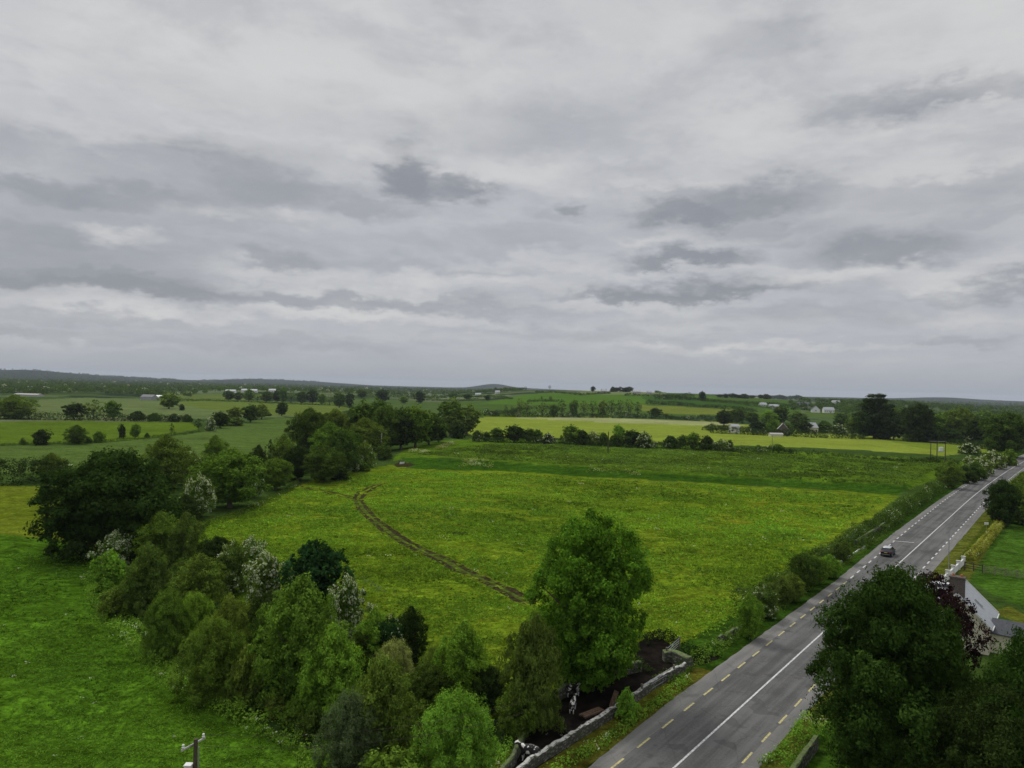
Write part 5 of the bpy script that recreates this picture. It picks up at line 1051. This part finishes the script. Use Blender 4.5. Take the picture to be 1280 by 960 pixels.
# slate-roofed rear wing
EX0, EX1 = -HY - .02, -HY - 6.2
wg = MB(); wg.add([(1.2, EX0, -.2), (4.6, EX0, -.2), (4.6, EX1, -.2), (1.2, EX1, -.2), (1.2, EX0, 2.2), (4.6, EX0, 2.2), (4.6, EX1, 2.2), (1.2, EX1, 2.2), (2.9, EX1, 3.3), (2.9, EX0, 3.3)],
   [(0, 1, 5, 4), (1, 2, 6, 5), (3, 7, 8, 6, 2), (0, 4, 7, 3)]); wg.build('rear_wing', M['cream'], hs)
for sx, x1 in ((1, 4.85), (-1, .95)):
    q = MB(); q.add([(2.9, EX0, 3.35), (2.9, EX1 - .2, 3.35), (x1, EX1 - .2, 2.12), (x1, EX0, 2.12), (2.9, EX0, 3.45), (2.9, EX1 - .2, 3.45), (x1, EX1 - .2, 2.22), (x1, EX0, 2.22)], [(0, 1, 2, 3), (7, 6, 5, 4), (0, 4, 5, 1), (1, 5, 6, 2), (2, 6, 7, 3), (3, 7, 4, 0)]); q.build('wing_roof', M['dslate'], hs)
    MB().bar((2.9, EX1 - .24, 3.46), (x1, EX1 - .24, 2.22), .06, .2).build('bargeboard', M['whiter'], hs)
# white front wall with stepped piers, hedge, fences
fw = [G(1177, 731), G(1204, 706)]; r = thing('garden_wall', 'white stepped garden wall with capped piers in front of the cottage', 'wall', fw[0]); d = fw[1] - fw[0]; d.z = 0; az_ = math.atan2(d.y, d.x); u = d.normalized(); L = d.length
nseg = 4
for i in range(nseg):
    c = u * (L * (i + .5) / nseg); hh = 1.0; MB().box((c.x, c.y, hh / 2 - .1), (L / nseg - .5, .22, hh + .2), az_).build('wall_panel', M['whiter'], r)
for i in range(nseg + 1):
    c = u * (L * i / nseg); p = MB().box((c.x, c.y, .6), (.5, .5, 1.5), az_).build('pier', M['whiter'], r); MB().box((c.x, c.y, 1.40), (.66, .66, .12), az_).build('cap', M['conc'], p)
hedge('clipped_hedge', [(1211, 704), (1222, 692), (1235, 677), (1247, 662), (1254, 652)], 1.5, 1.5, 'clipped golden yellow hedge between verge and lawn', (.27, .29, .05), .2, .10, .12, 1.3, 95, 'hedge', clip=True, yell=.8, wave=2.5)
T(1258, 652, 638, 20, 'shrub', 'bright', 'golden round bush at the far end of the clipped hedge', 'bush', 'bush')
T(1252, 658, 600, 42, 'round', 'dark', 'very dark rounded shrub mass bulging over the road edge', 'tree', 'tree')
T(1278, 655, 590, 56, 'ragged', 'olive', 'olive tree at the right edge above the dark shrub mass')
def rail_fence(p0_, p1_, n, label, mt, rails=3, hgt=1.2, name='rail_fence'):
    a = G(*p0_); b = G(*p1_); r = thing(name, label, 'fence', a); d = b - a; d.z = 0; mb = MB()
    for i in range(n): q = d * i / (n - 1); MB().box((q.x, q.y, hgt / 2), (.13, .13, hgt + .3), math.atan2(d.y, d.x)).build('post', mt, r)
    for k in range(rails): z = hgt * (.3 + .65 * k / max(1, rails - 1)); mb.bar((0, 0, z), (d.x, d.y, z), .05, .12)
    mb.build('rail', mt, r)
rail_fence((1206, 712), (1228, 716), 3, 'dark wooden rail fence starting at the white garden wall', M['darkwood'])
rail_fence((1230, 717), (1300, 727), 6, 'pale wooden rail fence crossing the garden to the right', M['wood'])
T(1108, 1090, 719, 236, 'bigtree', 'deep', 'huge feathery ash tree filling the lower right, overhanging the road', 'ash_tree', rz=.4) if 0 else None
plant('ash_tree', 'bigtree', 'huge feathery tree filling the lower right beside the road', 'tree', Vector((27.1, 50, 0)), 15.5, 13.4, (.036, .078, .014), .4)
plant('tree', 'bigtree', 'big green tree cut off by the lower right corner', 'tree', Vector((33.0, 42, 0)), 14.9, 10.2, (.040, .086, .014), 2.4)
plant('tree', 'bigtree', 'dark lower tree between the two big trees at the bottom right', 'tree', Vector((29.2, 41.5, 0)), 11, 9.5, 'dark', 1.4)
plant('copper_beech', 'beech', 'copper beech with dark purple leaves in front of the cottage', 'tree', Vector((37.3, 62.5, 0)), 12.3, 8.6, 'copper', 1.)
plant('copper_beech', 'beech', 'smaller wine-red sapling beside the copper beech by the road', 'tree', Vector((36.2, 69, 0)), 8.2, 5.8, (.040, .022, .016), 3.)
# ------------------------------------------------------------------ poles and wires
def pole(px, py, hgt, label, arm=0, az_=0, r0=.13, mt='wood', name='utility_pole', loc=None, arm_drop=.25, insul=2):
    p = loc or G(px, py); r = thing(name, label, 'pole', p); MB().tube([(0, 0, -.5), (0, 0, hgt)], [r0, r0 * .7], 10).build('pole_shaft', M[mt], r)
    if arm:
        d = Vector((math.cos(az_), math.sin(az_), 0)); z = hgt - arm_drop; o = Vector((-d.y, d.x, 0)) * (r0 + .02)
        a = MB().bar(o - d * arm / 2 + Vector((0, 0, z)), o + d * arm / 2 + Vector((0, 0, z)), .07, .09).build('cross_arm', M['conc'], r)
        for k in range(insul):
            t = -1 + 2 * k / max(1, insul - 1); q = o + d * (arm / 2 - .12) * t; MB().tube([(q.x, q.y, z + .05), (q.x, q.y, z + .12), (q.x, q.y, z + .18), (q.x, q.y, z + .26), (q.x, q.y, z + .30)], [.03, .085, .045, .075, .03], 10).build('insulator', M['porc'], a)
    return r
np_ = Vector(((246.5 + 11 - 640) / F_PX * 39, 39, 0)); npo = pole(0, 0, 8.3, 'wooden pole with cross-arm and white insulators in the near meadow', 1.6, rad(66), .15, 'darkwood', loc=np_, arm_drop=.32)
MB().tube([(.2, -.05, 3), (.2, -.05, 7.9)], .03, 6).build('cable_guard', M['galv'], npo); MB().box((-.28, -.2, 6.7), (.34, .3, .5)).box((-.28, -.2, 7.0), (.4, .36, .06)).build('junction_box', M['gwhite'], npo)
pole(476.5, 567, 9.4, 'pale wooden pole with cross-arm standing before the middle wood', 3.4, 0, .26, 'palewood', insul=3)
pole(760, 566, 8.8, 'thin dark pole in the rough field before the cross hedge', 0, 0, .25, 'darkwood')
pole(965, 565, 7.5, 'slim pole beside the low cross hedge in front of the village', 1.6, 0, .13)
pole(1185.5, 716, 6.2, 'slender grey pole on the verge by the cottage', 0, 0, .07, 'galv', 'verge_pole')
pole(1258, 566, 8, 'pale pole beside the bend of the road', 1.8, 0, .13)
tp = thing('transformer', 'transformer slung on a frame of three dark poles', 'transformer', G(1171, 577)); D_ = tp.location.y
for x in (-2.6, 0, 3.4): MB().tube([(x, 0, -.5), (x, 0, 8.8)], [.19, .14], 8).build('pole_shaft', M['darkwood'], tp)
MB().bar((-3, .25, 8.3), (3.9, .25, 8.3), .18, .2).bar((-.2, .22, 4.1), (3.6, .22, 4.1), .16, .2).build('cross_arm', M['galv'], tp)
MB().box((1.6, 0, 5.0), (1.3, 1.0, 1.5)).box((1.6, 0, 5.8), (1.45, 1.15, .12)).tube([(1.2, 0, 5.8), (1.2, 0, 6.3)], [.1, .06], 8).tube([(2.0, 0, 5.8), (2.0, 0, 6.3)], [.1, .06], 8).build('transformer_tank', M['gwhite'], tp)
def wire(pts, label, sag=.6, r_=.009, name='overhead_wire'):
    a, b = Vector(pts[0]), Vector(pts[1]); P = [a.lerp(b, t / 16) - Vector((0, 0, sag * 4 * (t / 16) * (1 - t / 16))) for t in range(17)]; o0 = (a + b) / 2
    o = MB().tube([p - o0 for p in P], r_, 5).build(name, M['darkwood']); o.location = o0; tag(o, label, 'wire', 'overhead wires')
d_ = Vector((math.cos(rad(66)), math.sin(rad(66)), 0))
for k, s_ in enumerate((-.63, .63)):
    a_ = np_ + d_ * s_ + Vector((0, 0, 8.25)); b_ = Vector((2 + s_, 46 + s_ * 2, 7.6)); wire((a_, b_), ['lower one of the two wires crossing the willows', 'upper one of the two wires crossing the willows'][k], .9)
# trough in the pasture, road sign, verge post
tr = thing('water_trough', 'small white water trough on bare earth in the pasture', 'trough', G(502.5, 580)); MB().box((0, 0, .35), (1.5, .9, .8)).build('tank', M['gwhite'], tr); MB().box((0, 0, .76), (1.3, .7, .03)).build('water', M['glass'], tr); MB().box((-.9, .5, .5), (.5, .3, 1.1)).build('ballcock_box', M['black'], tr)
sg = thing('road_sign', 'small white sign plate on a short post beside the golden hedge', 'sign', G(1233, 661)); MB().tube([(0, 0, -.3), (0, 0, 1.1)], .04, 8).build('post', M['galv'], sg); MB().box((0, 0, 1.15), (1.0, .06, .55), rad(10)).build('sign_plate', M['gwhite'], sg)
# ------------------------------------------------------------------ buildings far off
def building(name, label, loc, w, d, he, hr, rz, wallm, roofm, cat='house', nwin=3, gable=False, chim=1, door=True):
    r = thing(name, label, cat, loc, rz); hw, hd = w / 2, d / 2
    MB().add([(-hw, -hd, -1), (hw, -hd, -1), (hw, hd, -1), (-hw, hd, -1), (-hw, -hd, he), (hw, -hd, he), (hw, hd, he), (-hw, hd, he), (-hw, 0, he + hr), (hw, 0, he + hr)],
       [(0, 1, 5, 4), (2, 3, 7, 6), (1, 2, 6, 9, 5), (3, 0, 4, 8, 7)]).build('wall', M[wallm], r)
    e = .35; q = MB(); s_ = hr / hd
    for sy in (-1, 1):
        y1 = sy * (hd + e); z1 = he - e * s_
        q.add([(-hw - e, 0, he + hr + .03), (hw + e, 0, he + hr + .03), (hw + e, y1, z1 + .03), (-hw - e, y1, z1 + .03), (-hw - e, 0, he + hr + .2), (hw + e, 0, he + hr + .2), (hw + e, y1, z1 + .2), (-hw - e, y1, z1 + .2)], [(0, 1, 2, 3), (7, 6, 5, 4), (0, 4, 5, 1), (1, 5, 6, 2), (2, 6, 7, 3), (3, 7, 4, 0)])
    rf = q.build('roof', M[roofm], r)
    for k in range(chim):
        x = (-hw + .8) if k == 0 else (hw - .8); MB().box((x, 0, he + hr + .3), (.7, .9, 1.5)).build('chimney', M['brick'], rf)
    for k in range(nwin):
        x = -hw + w * (k + .5) / nwin; wn = MB().box((x, -hd - .02, he * .5), (1.2, .1, 1.3)).build('window', M['whiter'], r); MB().box((x, -hd - .08, he * .5), (1.0, .05, 1.1)).build('pane', M['glass'], wn)
    if gable:
        wn = MB().box((-hw - .02 if gable < 0 else hw + .02, 0, he * .6), (.1, 1.6, 1.5)).build('window', M['whiter'], r); MB().box(((-hw - .08) if gable < 0 else hw + .08, 0, he * .6), (.05, 1.4, 1.3)).build('pane', M['glass'], wn)
    if door: MB().box((w * .12, -hd - .03, 1.05), (1.0, .1, 2.1)).build('door', M['darkwood'], r)
    return r
building('shed', 'white square shed beside the bright field', AT(919, 535), 6, 6, 5.0, 1.5, rad(8), 'whiter', 'galv', 'shed', 0, 0, 0, False)
building('cottage', 'brick-brown cottage with steep gable at the front of the village', AT(980, 520), 10, 8, 4.2, 4.6, rad(70), 'brick', 'conc', 'house', 2, -1, 1)
building('bungalow', 'low pale shed roof below the brick cottage', AT(971, 500), 9, 4, 1.6, .8, rad(5), 'cream', 'conc', 'shed', 0, 0, 0, False)
building('house', 'house with light tin roof among the village bushes', AT(1013, 560), 10, 8, 4.4, 3.6, rad(12), 'cream', 'galv', 'house', 3, 0, 1)
building('house', 'cream dormer house glimpsed through the cedar branches', AT(1100, 560), 9, 8, 4.6, 3.0, rad(-20), 'cream', 'galv', 'house', 2, -1, 1)
building('house', 'white-gabled house on the far slope above the village', AT(1020, 1000), 9, 11, 4.2, 5.0, rad(75), 'whiter', 'dslate', 'house', 2, -1, 0)
building('house', 'long white house with grey roof right of the gabled one', AT(1036, 1000), 14, 8, 4.5, 3.4, rad(-3), 'whiter', 'slate', 'house', 5, 0, 2)
building('bungalow', 'left white bungalow below the skyline tree line', AT(954, 1090), 10, 8, 3.2, 2.8, rad(10), 'whiter', 'slate', 'house', 3, 0, 1)
building('bungalow', 'right wider white bungalow below the skyline tree line', AT(968, 1060), 15, 8, 3.2, 2.6, rad(4), 'whiter', 'slate', 'house', 4, 0, 2)
building('barn', 'long dark farm shed behind the village on the slope', AT(1002, 1200), 26, 14, 5, 3, rad(4), 'galv', 'dslate', 'barn', 0, 0, 0, False)
building('house', 'pale roofed house in the far right wood', AT(1134, 640), 9, 7, 6.5, 3, rad(15), 'cream', 'conc', 'house', 2, 0, 1)
building('house', 'tiny white house deep in the right wood', AT(1183, 760), 9, 7, 6, 3, rad(0), 'whiter', 'slate', 'house', 3, 0, 1)
building('farmhouse', 'tiny farmhouse on the hill crest right of the round tree', AT(755, 1480), 11, 8, 4, 3, rad(5), 'conc', 'slate', 'house', 3, 0, 2)
building('barn', 'pale barn on the hill crest right of the dark clump', AT(796, 1490), 16, 9, 4.5, 3, rad(3), 'conc', 'galv', 'barn', 0, 0, 0, False)
building('barn', 'small barn at the right end of the hill crest farm', AT(812, 1500), 9, 8, 4, 3, rad(3), 'galv', 'slate', 'barn', 0, 0, 0, False)
building('barn', 'dark farm shed left of the mushroom-shaped tree', AT(187, 960), 17, 12, 4.5, 3, rad(-6), 'galv', 'dslate', 'barn', 0, 0, 0, False)
building('barn', 'lighter farm shed left of the mushroom-shaped tree', AT(198, 980), 12, 10, 4, 2.6, rad(-6), 'conc', 'galv', 'barn', 0, 0, 0, False)
building('polytunnel', 'long low pale roof at the far left edge', AT(37, 990), 38, 12, 2.2, 1.6, rad(-10), 'conc', 'conc', 'barn', 0, 0, 0, False)
for px, D, w, l in [(289, 1330, 18, 'white long shed leftmost of the distant white cluster'), (306, 1380, 10, 'small white house in the distant white cluster'), (318, 1350, 12, 'white bungalow in the middle of the distant white cluster'), (341, 1400, 13, 'white house rightmost of the distant white cluster'),
                    (598, 1500, 12, 'far white farmhouse left of the tree clump before the hill'), (622, 1560, 10, 'far grey farmhouse right of the tree clump before the hill'), (36, 1500, 14, 'far white house on the left plain'), (55, 1560, 11, 'second far white house on the left plain'), (1045, 1500, 16, 'far white shed on the skyline behind the village')]:
    building('house', l, AT(px, D), w, 8, 4, 2.6, rad(5), 'whiter', 'slate', 'house', 3, 0, 1)
# ------------------------------------------------------------------ cattle in the far fields are left to the grass; air
hz = MB().box((0, 3000, 74), (34000, 34000, 170)).build('haze', bpy.data.materials.new('haze_air')); hm = hz.data.materials[0]; hm.use_nodes = True; ht = hm.node_tree; ht.nodes.clear()
pv = nd(ht, 'ShaderNodeVolumePrincipled'); pv.inputs['Color'].default_value = (.80, .88, 1, 1); pv.inputs['Density'].default_value = 4.5e-5; pv.inputs['Anisotropy'].default_value = 0.
oo = nd(ht, 'ShaderNodeOutputMaterial'); ht.links.new(pv.outputs[0], oo.inputs['Volume']); tag(hz, 'thin pale blue haze over the countryside', 'haze', kind='stuff')
